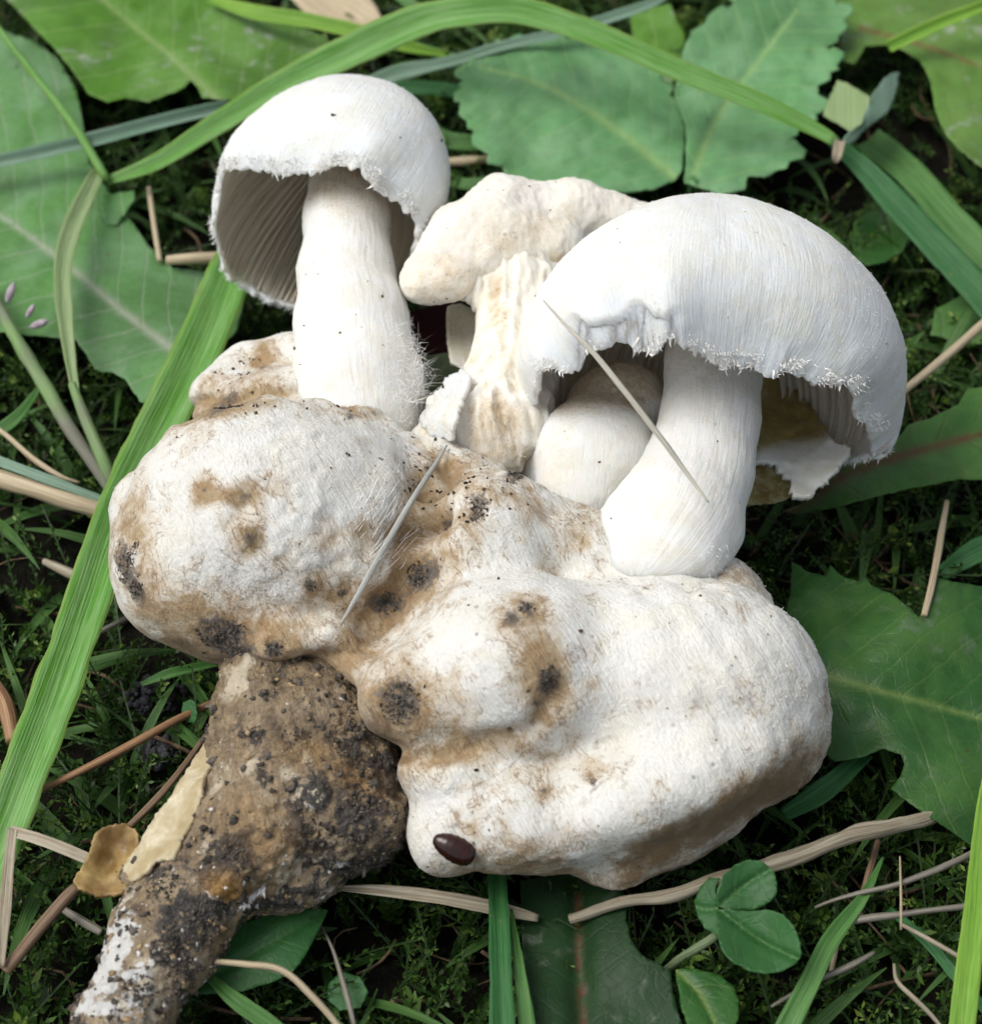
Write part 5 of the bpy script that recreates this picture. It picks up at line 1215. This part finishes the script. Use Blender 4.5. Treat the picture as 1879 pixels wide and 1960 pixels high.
# ---- gilled caps ---------------------------------------------------
def make_cap(root, rim, cpt, a, H, b1, bul, k2, seed, mat, thick=0.16, gills=110, gdep=0.34, jag=0.05, nphi=300, stain_shade_fn=None, bulfn=None, gill_end=0.8, dispfn=None):
    """bell of revolution bent to a traced rim: rim pixels lie in the plane through cpt with normal a (cam frame)"""
    a = unit(np.array(a, float)); C0 = camh(*cpt); s = pscale(C0[2])
    R = resample(np.array(rim, float), nphi, True)
    x0, u0 = (R[:, 0] - CX) * K, (CY - R[:, 1]) * K
    d0 = a.dot(C0); m = a[0] * x0 + a[1] * u0
    t = (d0 - m) / (a[2] - m / DIST)
    Qr = np.stack([x0 * (1 - t / DIST), u0 * (1 - t / DIST), t], 1)
    C = Qr.mean(0)
    rad = Qr - C; rl = np.linalg.norm(rad, axis=1); rd = rad / rl[:, None]
    Rm = rl.mean(); H = H * s
    ph = np.linspace(0, 2 * math.pi, nphi, endpoint=False)
    ring = np.stack([np.cos(ph), np.sin(ph), 0 * ph], 1)
    jn = jag * (0.7 * vnoise(ring * Rm, 0.12, seed) + 0.9 * vnoise(ring * Rm, 0.4, seed + 3) + 0.4 * vnoise(ring * Rm, 0.05, seed + 4))
    Qj = Qr + (-a[None] * 0.8 - rd * 0.2) * jn[:, None]
    def lowpass(X, m):
        f = np.fft.rfft(X, axis=0); f[m + 1:] = 0
        return np.fft.irfft(f, nphi, axis=0)
    Qs = lowpass(Qr, 2); Qm = lowpass(Qr, 14)
    rdj = rd; rad = Qs - C; rd = unit(rad)
    bv = np.full(nphi, bul) if bulfn is None else bul + bulfn(rd)
    A = C + a * H
    P1 = Qs + a[None] * b1 * H + rd * (bv * Rm)[:, None]
    P2 = A + rd * (k2 * Rm) * (1 + 0.5 * (bv - bul))[:, None]
    def curve(sv):
        sv = sv[None, :, None]
        Qb = Qj[:, None] + (Qm - Qj)[:, None] * sstep(0, 0.12, sv) + (Qs - Qm)[:, None] * sstep(0.04, 0.38, sv)
        return ((1 - sv) ** 3) * Qb + 3 * (1 - sv) ** 2 * sv * P1[:, None] + 3 * (1 - sv) * sv ** 2 * P2[:, None] + sv ** 3 * A[None, None]
    so = np.concatenate([np.linspace(0, 0.2, 16)[:-1], np.linspace(0.2, 0.995, 60)])
    O = curve(so)
    Cin = C + a * H * 0.25
    nO = unit(O - Cin)
    lump = 0.045 * fbm(O, 1.1, 3, seed + 7) + 0.010 * fbm(O, 0.2, 3, seed + 8) + 0.005 * vnoise(O, 0.06, seed + 9)
    lump = lump + 0.03 * np.clip(vnoise(O, 0.16, seed + 19) - 0.1, 0, 1) * np.clip(1 - so[None] * 7, 0, 1)
    # silky radial fibrils near the margin
    fibn = vnoise(np.stack([np.broadcast_to(ph[:, None] * Rm, O.shape[:2]), np.broadcast_to(so[None] * H * 0.12, O.shape[:2]), 0 * O[..., 0]], -1), 0.07, seed + 11)
    lump = lump + 0.0065 * fibn * np.clip(1 - so[None] * 3.0, 0.0, 1)
    if dispfn:
        X_, Y_ = pix(O); lump = lump + dispfn(X_, Y_, O)
    O = O + nO * lump[..., None]
    si = np.linspace(0.0, 0.97, 40)
    I = curve(si)
    th = thick * (0.38 + 0.62 * sstep(0, 0.25, si))
    I = I - unit(I - Cin) * th[None, :, None]
    no, ni = O.shape[1], I.shape[1]
    V = np.vstack([O.reshape(-1, 3), I.reshape(-1, 3), (A + a * 0)[None]])
    jj = np.arange(nphi); j1 = (jj + 1) % nphi
    F = []
    for k in range(no - 1): F.append(np.stack([jj * no + k, jj * no + k + 1, j1 * no + k + 1, j1 * no + k], 1))
    oi = nphi * no
    for k in range(ni - 1): F.append(np.stack([oi + jj * ni + k, oi + j1 * ni + k, oi + j1 * ni + k + 1, oi + jj * ni + k + 1], 1))
    F.append(np.stack([jj * no, j1 * no, oi + j1 * ni, oi + jj * ni], 1))
    F = np.vstack(F)
    # close the crown
    tri = np.stack([jj * no + no - 1, np.full(nphi, oi + nphi * ni), j1 * no + no - 1, j1 * no + no - 1], 1)
    faces = [tuple(f) for f in F] + [tuple(f[:3]) for f in tri]
    Vw_ = W(V)
    fc = (np.cross(Vw_[F[5, 1]] - Vw_[F[5, 0]], Vw_[F[5, 2]] - Vw_[F[5, 0]])) @ (Vw_[F[5, 0]] - W(Cin))
    if fc < 0: faces = [f[::-1] for f in faces]
    gvo = np.stack([np.broadcast_to(ph[:, None] * Rm, O.shape[:2]), np.broadcast_to(so[None] * H * 1.3, O.shape[:2]), 0 * O[..., 0]], -1).reshape(-1, 3)
    gvi = np.stack([np.broadcast_to(ph[:, None] * Rm, I.shape[:2]), np.broadcast_to(si[None] * H * 1.3, I.shape[:2]), 0 * I[..., 0]], -1).reshape(-1, 3)
    st = np.zeros(len(V)); X, Y = pix(V)
    if stain_shade_fn: st[:oi] = stain_shade_fn(X[:oi], Y[:oi], Vw_[:oi])
    st[oi:oi + nphi * ni] = 0.35
    cap = part(root, 'cap', Vw_, faces, mat, attrs={'stain_shade': st, 'GV': np.vstack([gvo, gvi, gvo[:1]])})
    # gills: thin plates hung under the cap
    GV_, GF, GA = [], [], []
    sg = np.linspace(0.03, gill_end, 16)
    Ic = curve(sg); Ic = Ic - unit(Ic - Cin) * (thick * (0.36 + 0.56 * sstep(0, 0.25, sg)))[None, :, None]
    rg = np.random.default_rng(seed)
    for q in range(gills):
        fq = (q + 0.25 * rg.normal()) / gills * nphi
        j = int(fq) % nphi; w = fq - math.floor(fq)
        top = Ic[j] * (1 - w) + Ic[(j + 1) % nphi] * w
        short = q % 2 == 1
        e = len(sg) if not short else rg.integers(7, 12)
        top = top[:e]
        prof = np.sin(np.clip(np.linspace(0.05, 1.0 if not short else 1.0, e), 0, 1) * math.pi) ** 0.6 * gdep * (1 if not short else 0.75) * rg.uniform(0.85, 1.1)
        dn = unit(-a * 0.75 - rd[j] * 0.65)
        low = top + dn[None] * prof[:, None]
        tn = unit(np.cross(a, rd[j])) * 0.011
        wob = tn / 0.011 * 0.02 * np.sin(np.linspace(0, 5, e) + rg.random() * 6)[:, None]
        base = sum(len(v) for v in GV_)
        GV_.append(np.vstack([top + tn, top - tn, low + tn * 0.5 + wob, low - tn * 0.5 + wob]))
        ii = np.arange(e - 1)
        GF.append(base + np.vstack([np.stack([ii, ii + 1, 2 * e + ii + 1, 2 * e + ii], 1), np.stack([e + ii, 3 * e + ii, 3 * e + ii + 1, e + ii + 1], 1), np.stack([2 * e + ii, 2 * e + ii + 1, 3 * e + ii + 1, 3 * e + ii], 1)]))
        GA.append(np.full(4 * e, 0.15 + 0.25 * rg.random()))
    gl = part(cap, 'gills', W(np.vstack(GV_)), np.vstack(GF), M_gill, attrs={'stain_shade': np.concatenate(GA)}, kind='stuff')
    # fringe of fibres at the torn margin and down on the cap
    rgf = np.random.default_rng(seed + 1)
    dens = np.clip(0.35 + vnoise(ring * Rm, 0.25, seed + 31) + 0.6 * vnoise(ring * Rm, 0.8, seed + 32), 0.03, None)
    bi = rgf.choice(nphi, 2200, p=dens / dens.sum())
    b = W(Qj[bi] + (O[bi, 1] - Qj[bi]) * rgf.random((2200, 1)) * 3.0); d = W(-a[None] * 0.7 + rd[bi] * 0.6)
    V1, F1 = hairs(b, d, 0.06, 0.014, seed, 1.8, 0.8)
    bk = rgf.choice(nphi, 170, p=dens ** 2 / (dens ** 2).sum())
    V3, F3 = hairs(W(Qj[bk] + (O[bk, 3] - Qj[bk]) * rgf.random((170, 1))), W(-a[None] * 0.8 + rdj[bk] * 0.2), 0.085, 0.034, seed + 4, 1.6, 0.85)
    V1, F1 = np.vstack([V1, V3]), np.vstack([F1, F3 + len(V1)])
    k = 4200
    ci, cj = rgf.integers(0, nphi, k), rgf.integers(1, no - 2, k)
    b2 = W(O[ci, cj]); d2 = W(nO[ci, cj] * 0.7 - a[None] * 0.5)
    V2, F2 = hairs(b2, d2, 0.026, 0.007, seed + 2, 0.8)
    part(cap, 'fringe', np.vstack([V1, V2]), np.vstack([F1, F2 + len(V1)]), M_fibre, kind='stuff')
    return cap, O

def flesh_stem(root, spine, mat, seed, stain_shade_fn=None, name='stem', h=0.045, extra=(), k=0.3, lump=1.0):
    pr = [RC(spine[i][:3], spine[i][3], spine[i + 1][:3], spine[i + 1][3], k) for i in range(len(spine) - 1)] + list(extra)
    Vc, Q = sdf_mesh(pr, h)
    N = vnormals(Vc, Q)
    if ((Vc - Vc.mean(0)) * N).sum() < 0: Q = Q[:, ::-1]; N = -N
    Vw = W(Vc)
    ax = np.array([camh(*p[:3]) for p in spine]); mr = resample(ax, 60)
    d = ((Vc[:, None] - mr[None]) ** 2).sum(-1); j = d.argmin(1)
    al = np.concatenate([[0], np.cumsum(np.linalg.norm(np.diff(mr, axis=0), axis=1))])
    tg = unit(np.gradient(mr, axis=0))
    rel = Vc - mr[j]; sidev = unit(np.cross(tg[j], np.array([0, 0, 1.0])))
    upv = np.cross(sidev, tg[j])
    ang = np.arctan2((rel * sidev).sum(-1), (rel * upv).sum(-1))
    gv = np.stack([ang * 0.7, al[j], 0 * ang], 1)
    fib = vnoise(np.stack([ang * 0.7, al[j] * 0.12, 0 * ang], 1), 0.06, seed + 2)
    Vc = Vc + N * lump * (0.022 * fbm(Vw, 0.8, 3, seed) + 0.008 * vnoise(Vw, 0.12, seed + 1) + 0.006 * fib)[:, None]
    Vw = W(Vc); px, py = pix(Vc)
    st = stain_shade_fn(px, py, Vw) if stain_shade_fn else np.zeros(len(px))
    o = part(root, name, Vw, Q, mat, attrs={'stain_shade': st, 'GV': gv})
    return o, Vc, N

WHITE = []      # surfaces that take loose specks of soil
# left mushroom
m1 = thing('white_mushroom', 'white bell-capped mushroom with open gills on a straight stem, clear of the other caps', 'mushroom', wh(690, 820, 2.2), 'small white mushrooms growing on the host')
capA, OA = make_cap(m1, [(426, 330), (464, 322), (515, 330), (566, 334), (620, 328), (678, 322), (712, 345), (729, 366), (766, 396), (790, 425), (798, 458), (770, 530), (668, 606), (562, 596), (474, 556), (430, 515), (408, 447), (414, 385)],
                    (600, 455, 2.75), (0.27, 0.74, -0.62), 415, 0.52, 0.52, 0.50, 5, M_white, gills=150, gdep=0.32, jag=0.10,
                    stain_shade_fn=lambda x, y, w: 0.04 + 0.22 * fbm(w, 0.8, 4, 4))
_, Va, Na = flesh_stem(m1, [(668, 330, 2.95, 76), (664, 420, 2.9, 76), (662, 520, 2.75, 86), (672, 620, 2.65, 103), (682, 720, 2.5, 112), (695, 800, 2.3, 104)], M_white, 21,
                       lambda x, y, w: 0.75 * sstep(470, 350, y) + 0.3 * sstep(760, 830, y), extra=[E(745, 740, 2.3, 62, 70, 60, 0, .25)])  # brown stem top: the cap's shadow painted into the colour
WHITE += [(OA.reshape(-1, 3), None, 40), (Va, Na, 70)]
rg = np.random.default_rng(4)
sel = [front_point(Va, x, y) for x, y in zip(rg.normal(765, 30, 420), rg.uniform(600, 810, 420))]
V, F = hairs(W(Va[sel]), W(Na[sel] * 0.5 + np.array([0.5, 0.5, 0]) + 0.7 * rg.normal(size=(420, 3))), 0.10, 0.006, 8, 3.2)
cx_, cy_ = rg.normal(782, 14, 340), rg.normal(735, 34, 340)
sel = [front_point(Va, x, y, 6) for x, y in zip(cx_, cy_)]
Vk, Fk = hairs(W(Va[sel] + 0.05 * rg.normal(size=(340, 3)) + np.array([0.08, 0, 0])), W(np.array([0.35, 0.25, 0.2]) + 0.9 * rg.normal(size=(340, 3))), 0.22, 0.006, 18, 4.0)
V, F = np.vstack([V, Vk]), np.vstack([F, Fk + len(V)])
part(m1, 'stem_fibres', V, F, M_fibre, kind='stuff')

# right mushroom
def torn_step(X, Y, O):
    m = sstep(1075, 1110, X) * sstep(1330, 1250, X) * (O[..., 2] > 2.0)
    edge = 592 + 26 * vnoise(np.stack([X, 0 * X, 0 * X], -1), 42, 3) + 0.00045 * (X - 1230) ** 2 * 3
    rid = vnoise(np.stack([X / 1.0, Y * 0.12, 0 * X], -1), 13, 5) + 0.6 * vnoise(np.stack([X, Y * 0.1, 0 * X], -1), 6, 6)
    inn = m * sstep(edge, edge + 9, Y)
    return -0.085 * inn + 0.035 * inn * rid + 0.03 * m * np.exp(-((Y - edge + 6) / 9) ** 2)
m2 = thing('white_mushroom', 'largest white mushroom with broad torn cap on a curved stem, dry straw lying across it', 'mushroom', wh(1275, 1080, 1.9), 'small white mushrooms growing on the host')
capB, OB = make_cap(m2, [(1058, 822), (1028, 812), (1022, 770), (1034, 714), (1070, 702), (1102, 698), (1157, 673), (1235, 672), (1271, 646), (1310, 655), (1339, 670), (1408, 694), (1485, 707), (1540, 720), (1600, 736), (1634, 750), (1640, 793), (1663, 812), (1670, 868), (1696, 864),
                         (1640, 880), (1560, 885), (1400, 878), (1240, 868), (1130, 850), (1090, 838)],
                    (1365, 775, 3.25), (0.06, 0.93, -0.36), 445, 0.42, 0.56, 0.62, 15, M_white, gills=130, gdep=0.26, jag=0.15,
                    bulfn=lambda r: -0.14 * np.clip(r[:, 2], 0, 1) + 0.30 * np.clip(r[:, 0], 0, 1) + 0.10 * np.clip(-r[:, 0], 0, 1), dispfn=torn_step, stain_shade_fn=lambda x, y, w: 0.04 + 0.2 * fbm(w, 0.8, 4, 4) + 0.35 * np.exp(-((x - 1190) / 60) ** 2 - ((y - 575) / 14) ** 2))
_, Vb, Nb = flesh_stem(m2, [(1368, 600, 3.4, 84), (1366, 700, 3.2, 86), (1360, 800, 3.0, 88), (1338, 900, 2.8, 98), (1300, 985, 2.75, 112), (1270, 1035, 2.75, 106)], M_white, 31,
                       lambda x, y, w: 0.45 * sstep(760, 670, y) + 0.12 * sstep(1060, 1130, y), extra=[E(1205, 1015, 2.55, 95, 58, 66, 40, 0.4), E(1330, 1020, 2.6, 78, 80, 80, 0, .3), E(1275, 1072, 2.75, 104, 58, 84, 0, .3)])  # tinted stem top: shade under the cap put into the colour
WHITE += [(OB.reshape(-1, 3), None, 26), (Vb, Nb, 14)]
rg = np.random.default_rng(5)
sel = [front_point(Vb, x, y, 4) for x, y in zip(rg.uniform(1130, 1410, 260), rg.uniform(1040, 1140, 260))]
V, F = hairs(W(Vb[sel]), W(Nb[sel] + np.array([0.1, -0.6, 0])), 0.06, 0.007, 9, 1.2)
part(m2, 'stem_fibres', V, F, M_fibre, kind='stuff')

# button behind the right stem
m3 = thing('white_mushroom', 'egg-shaped white mushroom button tucked under the largest cap', 'mushroom', wh(1130, 980, 1.7), 'small white mushrooms growing on the host')
Vc, Q = sdf_mesh([E(1140, 868, 2.35, 118, 112, 105, 0, .3), E(1180, 790, 2.3, 105, 95, 85, 30, .25), E(1110, 950, 2.1, 80, 60, 70, -20, .3), E(1035, 900, 1.9, 40, 60, 50, 0, .2)], 0.045)
N = vnormals(Vc, Q)
if ((Vc - Vc.mean(0)) * N).sum() < 0: Q = Q[:, ::-1]; N = -N
Vw = W(Vc); Vc = Vc + N * (0.03 * fbm(Vw, 0.6, 3, 71) + 0.01 * vnoise(Vw, 0.1, 72))[:, None]
px, py = pix(Vc)
st = 1.0 * sstep(806, 760, py + 10 * vnoise(Vw, 0.3, 4) + 0.10 * (px - 1150)) + 0.55 * sstep(930, 1000, py)
part(m3, 'veil', W(Vc), Q, M_white, attrs={'stain_shade': st, 'GV': Vc[:, [0, 1, 2]]})
WHITE += [(Vc, N, 16)]

# middle mushroom, collapsed and torn
m4 = thing('white_mushroom', 'collapsed cream-stained mushroom with hollow torn stem between two white caps', 'mushroom', wh(920, 870, 1.9), 'small white mushrooms growing on the host')
pr = [RC((812, 535, 3.1), 42, (880, 455, 3.15), 62, .25), RC((880, 455, 3.15), 62, (960, 405, 3.1), 62, .3), RC((960, 405, 3.1), 62, (1090, 410, 2.9), 58, .3), RC((1090, 410, 2.9), 58, (1230, 440, 2.6), 52, .3),
      E(915, 500, 3.05, 90, 58, 60, 30, .25), E(1010, 480, 2.85, 110, 70, 70, 12, .25), E(840, 540, 3.15, 68, 44, 44, 10, .2), E(985, 525, 2.85, 62, 46, 50, 0, .2), E(930, 470, 3.1, 110, 80, 60, 30, .25)]
Vc, Q = sdf_mesh(pr, 0.042)
N = vnormals(Vc, Q)
if ((Vc - Vc.mean(0)) * N).sum() < 0: Q = Q[:, ::-1]; N = -N
Vw = W(Vc); Vc = Vc + N * (0.08 * fbm(Vw, 0.8, 3, 81) + 0.035 * fbm(Vw, 0.25, 4, 82, 0.6) + 0.014 * vnoise(Vw, 0.06, 83))[:, None]
px, py = pix(Vc)
st = 0.1 + 0.35 * fbm(Vw, 0.5, 3, 84) + paint(px, py, Vw, [(840, 530, 90, 40, -30, .45), (960, 460, 110, 40, -25, .4), (1060, 420, 60, 30, 0, .3), (1060, 500, 60, 20, -30, 1.0), (930, 560, 60, 16, -10, .9)], 85)
part(m4, 'cap', W(Vc), Q, M_cream, attrs={'stain_shade': st, 'GV': Vc})
WHITE += [(Vc, N, 40)]
pr = [RC((968, 545, 2.85), 44, (968, 690, 2.72), 50, .25), RC((968, 690, 2.72), 54, (930, 820, 2.45), 92, .25), RC((1020, 500, 2.85), 46, (1005, 800, 2.55), 52, .2), E(985, 530, 2.95, 60, 42, 46, 0, .2),
      E(870, 800, 2.5, 52, 62, 44, -28, .15), E(905, 850, 2.3, 110, 60, 60, 0, .25), RC((925, 570, 2.9), 22, (900, 545, 3.0), 26, .15)]
Vc, Q = sdf_mesh(pr, 0.04)
N = vnormals(Vc, Q)
if ((Vc - Vc.mean(0)) * N).sum() < 0: Q = Q[:, ::-1]; N = -N
Vw = W(Vc)
fx = Vc[:, 0] + 0.10 * np.sin(Vc[:, 1] * 1.3) + 0.22 * np.clip(Vc[:, 1] - 1.5, -3, 0)
rid = 1 - 2 * np.abs(vnoise(np.stack([fx, Vc[:, 1] * 0.12, Vc[:, 2] * 0.5], 1), 0.20, 91)) + 0.5 * vnoise(np.stack([fx, Vc[:, 1] * 0.12, Vc[:, 2]], 1), 0.07, 94)
Vc = Vc + N * (0.06 * fbm(Vw, 0.6, 3, 86) + 0.02 * fbm(Vw, 0.2, 4, 87, 0.6) + 0.075 * rid)[:, None]
px, py = pix(Vc)
st = 0.35 - 0.35 * rid + 0.3 * fbm(Vw, 0.5, 3, 88) + paint(px, py, Vw, [(930, 800, 70, 80, 20, .55), (960, 620, 26, 90, 0, .5), (870, 640, 26, 70, 0, .9), (1000, 780, 50, 60, 0, .4), (960, 860, 70, 26, 0, .6)], 89) - paint(px, py, Vw, [(860, 770, 40, 70, 30, .5), (995, 650, 24, 120, 0, .4)], 90)
part(m4, 'stem', W(Vc), Q, M_cream, attrs={'stain_shade': st, 'GV': Vc})
V, F, A, X, Y = patch([(858, 585), (880, 580), (905, 590), (922, 620), (920, 665), (905, 690), (880, 700), (862, 690), (856, 640)], [(858, 585, 2.3), (915, 610, 2.15), (885, 640, 1.95), (862, 690, 2.3), (910, 690, 2.1)], step=6, thick=0.05, und=0.03)
part(m4, 'gill_remnant', V, F, M_gill, attrs={'stain_shade': 0.9 * np.abs(vnoise(np.stack([X - 0.25 * Y, Y * 0.1, 0 * X], 1), 9, 3)) + 0.2, 'GV': V * np.array([1.6, 0.2, 1])})
rgt = np.random.default_rng(95)
ms = [front_point(Vc, x, y, 4) for x, y in zip(rgt.uniform(830, 1000, 260), rgt.uniform(690, 890, 260))]
Vh, Fh = hairs(W(Vc[ms]), W(N[ms] * 0.35 + np.array([-0.3, 0.6, 0]) + 0.4 * rgt.normal(size=(260, 3))), 0.13, 0.008, 36, 1.4)
part(m4, 'stem_fibres', Vh, Fh, M_fibre, kind='stuff')
for k_, (ol, ct) in enumerate([
    ([(800, 802), (812, 800), (816, 778), (830, 770), (832, 748), (848, 742), (850, 722), (866, 716), (884, 706), (898, 716), (890, 745), (878, 775), (872, 806), (860, 842), (846, 836), (838, 852), (832, 832), (820, 836), (816, 818), (806, 820)],
     [(800, 805, 2.55), (830, 770, 2.95), (866, 716, 3.0), (895, 716, 3.2), (875, 780, 3.35), (850, 845, 2.9), (840, 800, 3.2)])]):
    V, F, A, X, Y = patch(ol, ct, step=5, thick=0.07, und=0.05, undsc=0.5, jitter=2.6, seed=40 + k_)
    part(m4, 'veil_flap', V, F, M_white, attrs={'stain_shade': 0.3 + 0.4 * fbm(V, 0.3, 3, 4), 'GV': V})

# torn cap showing behind the right stem
m5 = thing('torn_mushroom_cap', 'yellowish torn mushroom cap piece behind the curved stem of the largest mushroom', 'mushroom', wh(1500, 930, 1.2), 'small white mushrooms growing on the host')
M_yel = mat_flesh('yellow_lit_flesh', clean=(0.80, 0.80, 0.74), tan=(0.50, 0.40, 0.11), brown=(0.14, 0.085, 0.03), sss=0.3, speck=0.1)  # yellow tan: light shining through the cap, put into the colour
V, F, A, X, Y = patch([(1425, 640), (1480, 660), (1545, 770), (1600, 845), (1630, 856), (1608, 885), (1583, 920), (1548, 953), (1518, 946), (1512, 915), (1498, 905), (1490, 890), (1470, 884), (1440, 880), (1400, 880), (1400, 700)],
                      [(1425, 700, 1.9), (1480, 760, 1.5), (1560, 820, 1.6), (1620, 857, 1.9), (1550, 945, 1.9), (1480, 885, 2.0), (1410, 870, 2.1)], step=6, thick=0.10, und=0.12, undsc=0.45, jitter=3.5)
part(m5, 'flesh', V, F, M_yel, attrs={'stain_shade': 1.3 * sstep(868, 835, Y + 0.22 * (X - 1500) + 8 * vnoise(V, 0.3, 3)), 'GV': V})  # upper part painted yellow as if lit through, lower margin left white
V, F, A, X, Y = patch([(1405, 870), (1450, 874), (1475, 888), (1500, 902), (1520, 920), (1524, 948), (1490, 962), (1440, 968), (1405, 968)], [(1410, 880, 1.75), (1520, 920, 1.8), (1480, 960, 1.3), (1410, 965, 1.3)], step=7, thick=0.06, und=0.05)
part(m5, 'gills', V, F, M_yel, attrs={'stain_shade': 1.2 + 0 * X, 'dark': 0.55 + 0 * X, 'GV': V * np.array([1.5, 0.2, 1])})

sel = [front_point(hostVc, x, y, 4) for x, y in FIB_PTS]
rgt = np.random.default_rng(92)
dv = np.array([0.62, 0.72, 0.0]) + 0.10 * rgt.normal(size=(len(sel), 3)); dv = unit(dv - hostN[sel] * (dv * hostN[sel]).sum(1, keepdims=True)) + hostN[sel] * 0.10
V, F = hairs(W(hostVc[sel] + hostN[sel] * 0.01), W(dv * 4), 0.30, 0.007, 33, 0.2)
part(host_cap, 'torn_fibres', V, F, M_fibre, kind='stuff')
# loose specks of soil on the fungi: too small to count
rg = np.random.default_rng(77)
SV, SF = [], []
def speck(c, n, r):
    ico = ICO_V * (1 + 0.35 * rg.normal(size=(12, 1))) * r * rg.uniform(0.5, 1.5, 3)
    SF.append(ICO_F + 12 * len(SV)); SV.append(W(c + n * r * 0.4 + ico))
for Vs, Ns, k in WHITE + [(hostVc, hostN, 260)]:
    for _ in range(k):
        i = rg.integers(0, len(Vs))
        n = Ns[i] if Ns is not None else unit(Vs[i] - Vs.mean(0))
        if n[2] < 0.1: continue
        speck(Vs[i], n, rg.choice([0.007, 0.010, 0.014, 0.02, 0.03], p=[.35, .3, .2, .1, .05]))
for x, y in zip(rg.normal(860, 60, 60), rg.normal(930, 40, 60)):
    i = front_point(hostVc, x, y, 4); speck(hostVc[i], hostN[i], rg.uniform(0.008, 0.028))
for x, y in zip(rg.uniform(400, 700, 60), rg.uniform(680, 790, 60)):
    i = front_point(hostVc, x, y, 4); speck(hostVc[i], hostN[i], rg.uniform(0.008, 0.028))
part(host, 'soil_crumbs', np.vstack(SV), np.vstack(SF), M_crumb, smooth=False, kind='stuff')

# fibres standing off the host skin, mostly seen along its outline
k = 5000
sel = rg.integers(0, len(hostVc), k); sel = sel[hostDark[sel] < 0.25]
V, F = hairs(W(hostVc[sel]), W(hostN[sel] * 0.6 + np.array([0.3, -0.5, 0])), 0.03, 0.007, 12, 1.2)
part(host, 'skin_fibres', V, F, M_fibre, kind='stuff')

# glossy brown pupa-like seed on the lower flap
M_seed = mat_simple('brown_seed_shell', (0.014, 0.004, 0.003), (0.05, 0.013, 0.008), 160, 0.2, 0.5, 0.25, 0.0003)
i = front_point(hostVc, 868, 1622); c = hostVc[i] + np.array([0, 0, 0.04]); s = pscale(c[2])
th_ = np.linspace(0, math.pi, 22); ph = np.linspace(0, 2 * math.pi, 24, endpoint=False)
TT, PP = np.meshgrid(th_, ph, indexing='ij')
prof = np.sin(TT) ** 0.75 * (1 + 0.04 * np.sin(TT * 18)) * (1 - 0.22 * np.cos(TT + 0.4))
L = np.stack([-np.cos(TT) * 44, prof * np.cos(PP) * 24, prof * np.sin(PP) * 20], -1).reshape(-1, 3) * s
a = math.radians(-27)
R2 = np.array([[math.cos(a), math.sin(a), 0], [-math.sin(a), math.cos(a), 0], [0, 0, 1]])
F = [(r * 24 + q, r * 24 + (q + 1) % 24, (r + 1) * 24 + (q + 1) % 24, (r + 1) * 24 + q) for r in range(21) for q in range(24)]
solo('seed', 'glossy dark brown seed stuck to the bottom flap of the lumpy mushroom', 'seed', W(L @ R2 + c), np.array(F), M_seed)

# dry straws lying over the fungi
M_straw = mat_blade('dry_straw', (0.55, 0.52, 0.42), (0.72, 0.70, 0.60), gloss=0.5, transl=0.1, dry=True)
M_straw_grey = mat_blade('grey_straw', (0.40, 0.41, 0.38), (0.60, 0.61, 0.57), gloss=0.5, transl=0.1, dry=True, spots=0.3)
def t_to_h(px_, py_, t):
    return float(W(camp(px_, py_, t))[2])
def on_host(px_, py_, lift):
    i = front_point(hostVc, px_, py_, 6); return (px_, py_, t_to_h(px_, py_, hostVc[i][2] + lift))
straw('dry_straw', 'thin pale straw leaning across the largest white cap and its stem', 'straw', [(1040, 575, t_to_h(1040, 575, 4.25)), (1090, 630, t_to_h(1090, 630, 4.6)), (1150, 692, t_to_h(1150, 692, 4.75)), (1260, 832, t_to_h(1260, 832, 4.8)), (1310, 900, t_to_h(1310, 900, 4.75)), (1356, 962, t_to_h(1356, 962, 4.85))],
      [3, 7, 11, 12, 9, 4], M_straw, bumps=0.1, seed=2)
straw('dry_straw', 'thin grey straw lying in the furrow between the two lobes of the lumpy mushroom', 'straw', [on_host(855, 852, .12), on_host(832, 890, .22), on_host(790, 955, .42), on_host(740, 1040, .36), on_host(690, 1130, .22), on_host(652, 1196, .1)],
      [4, 9, 12, 12, 11, 5], M_straw_grey, bumps=0.1, seed=5)
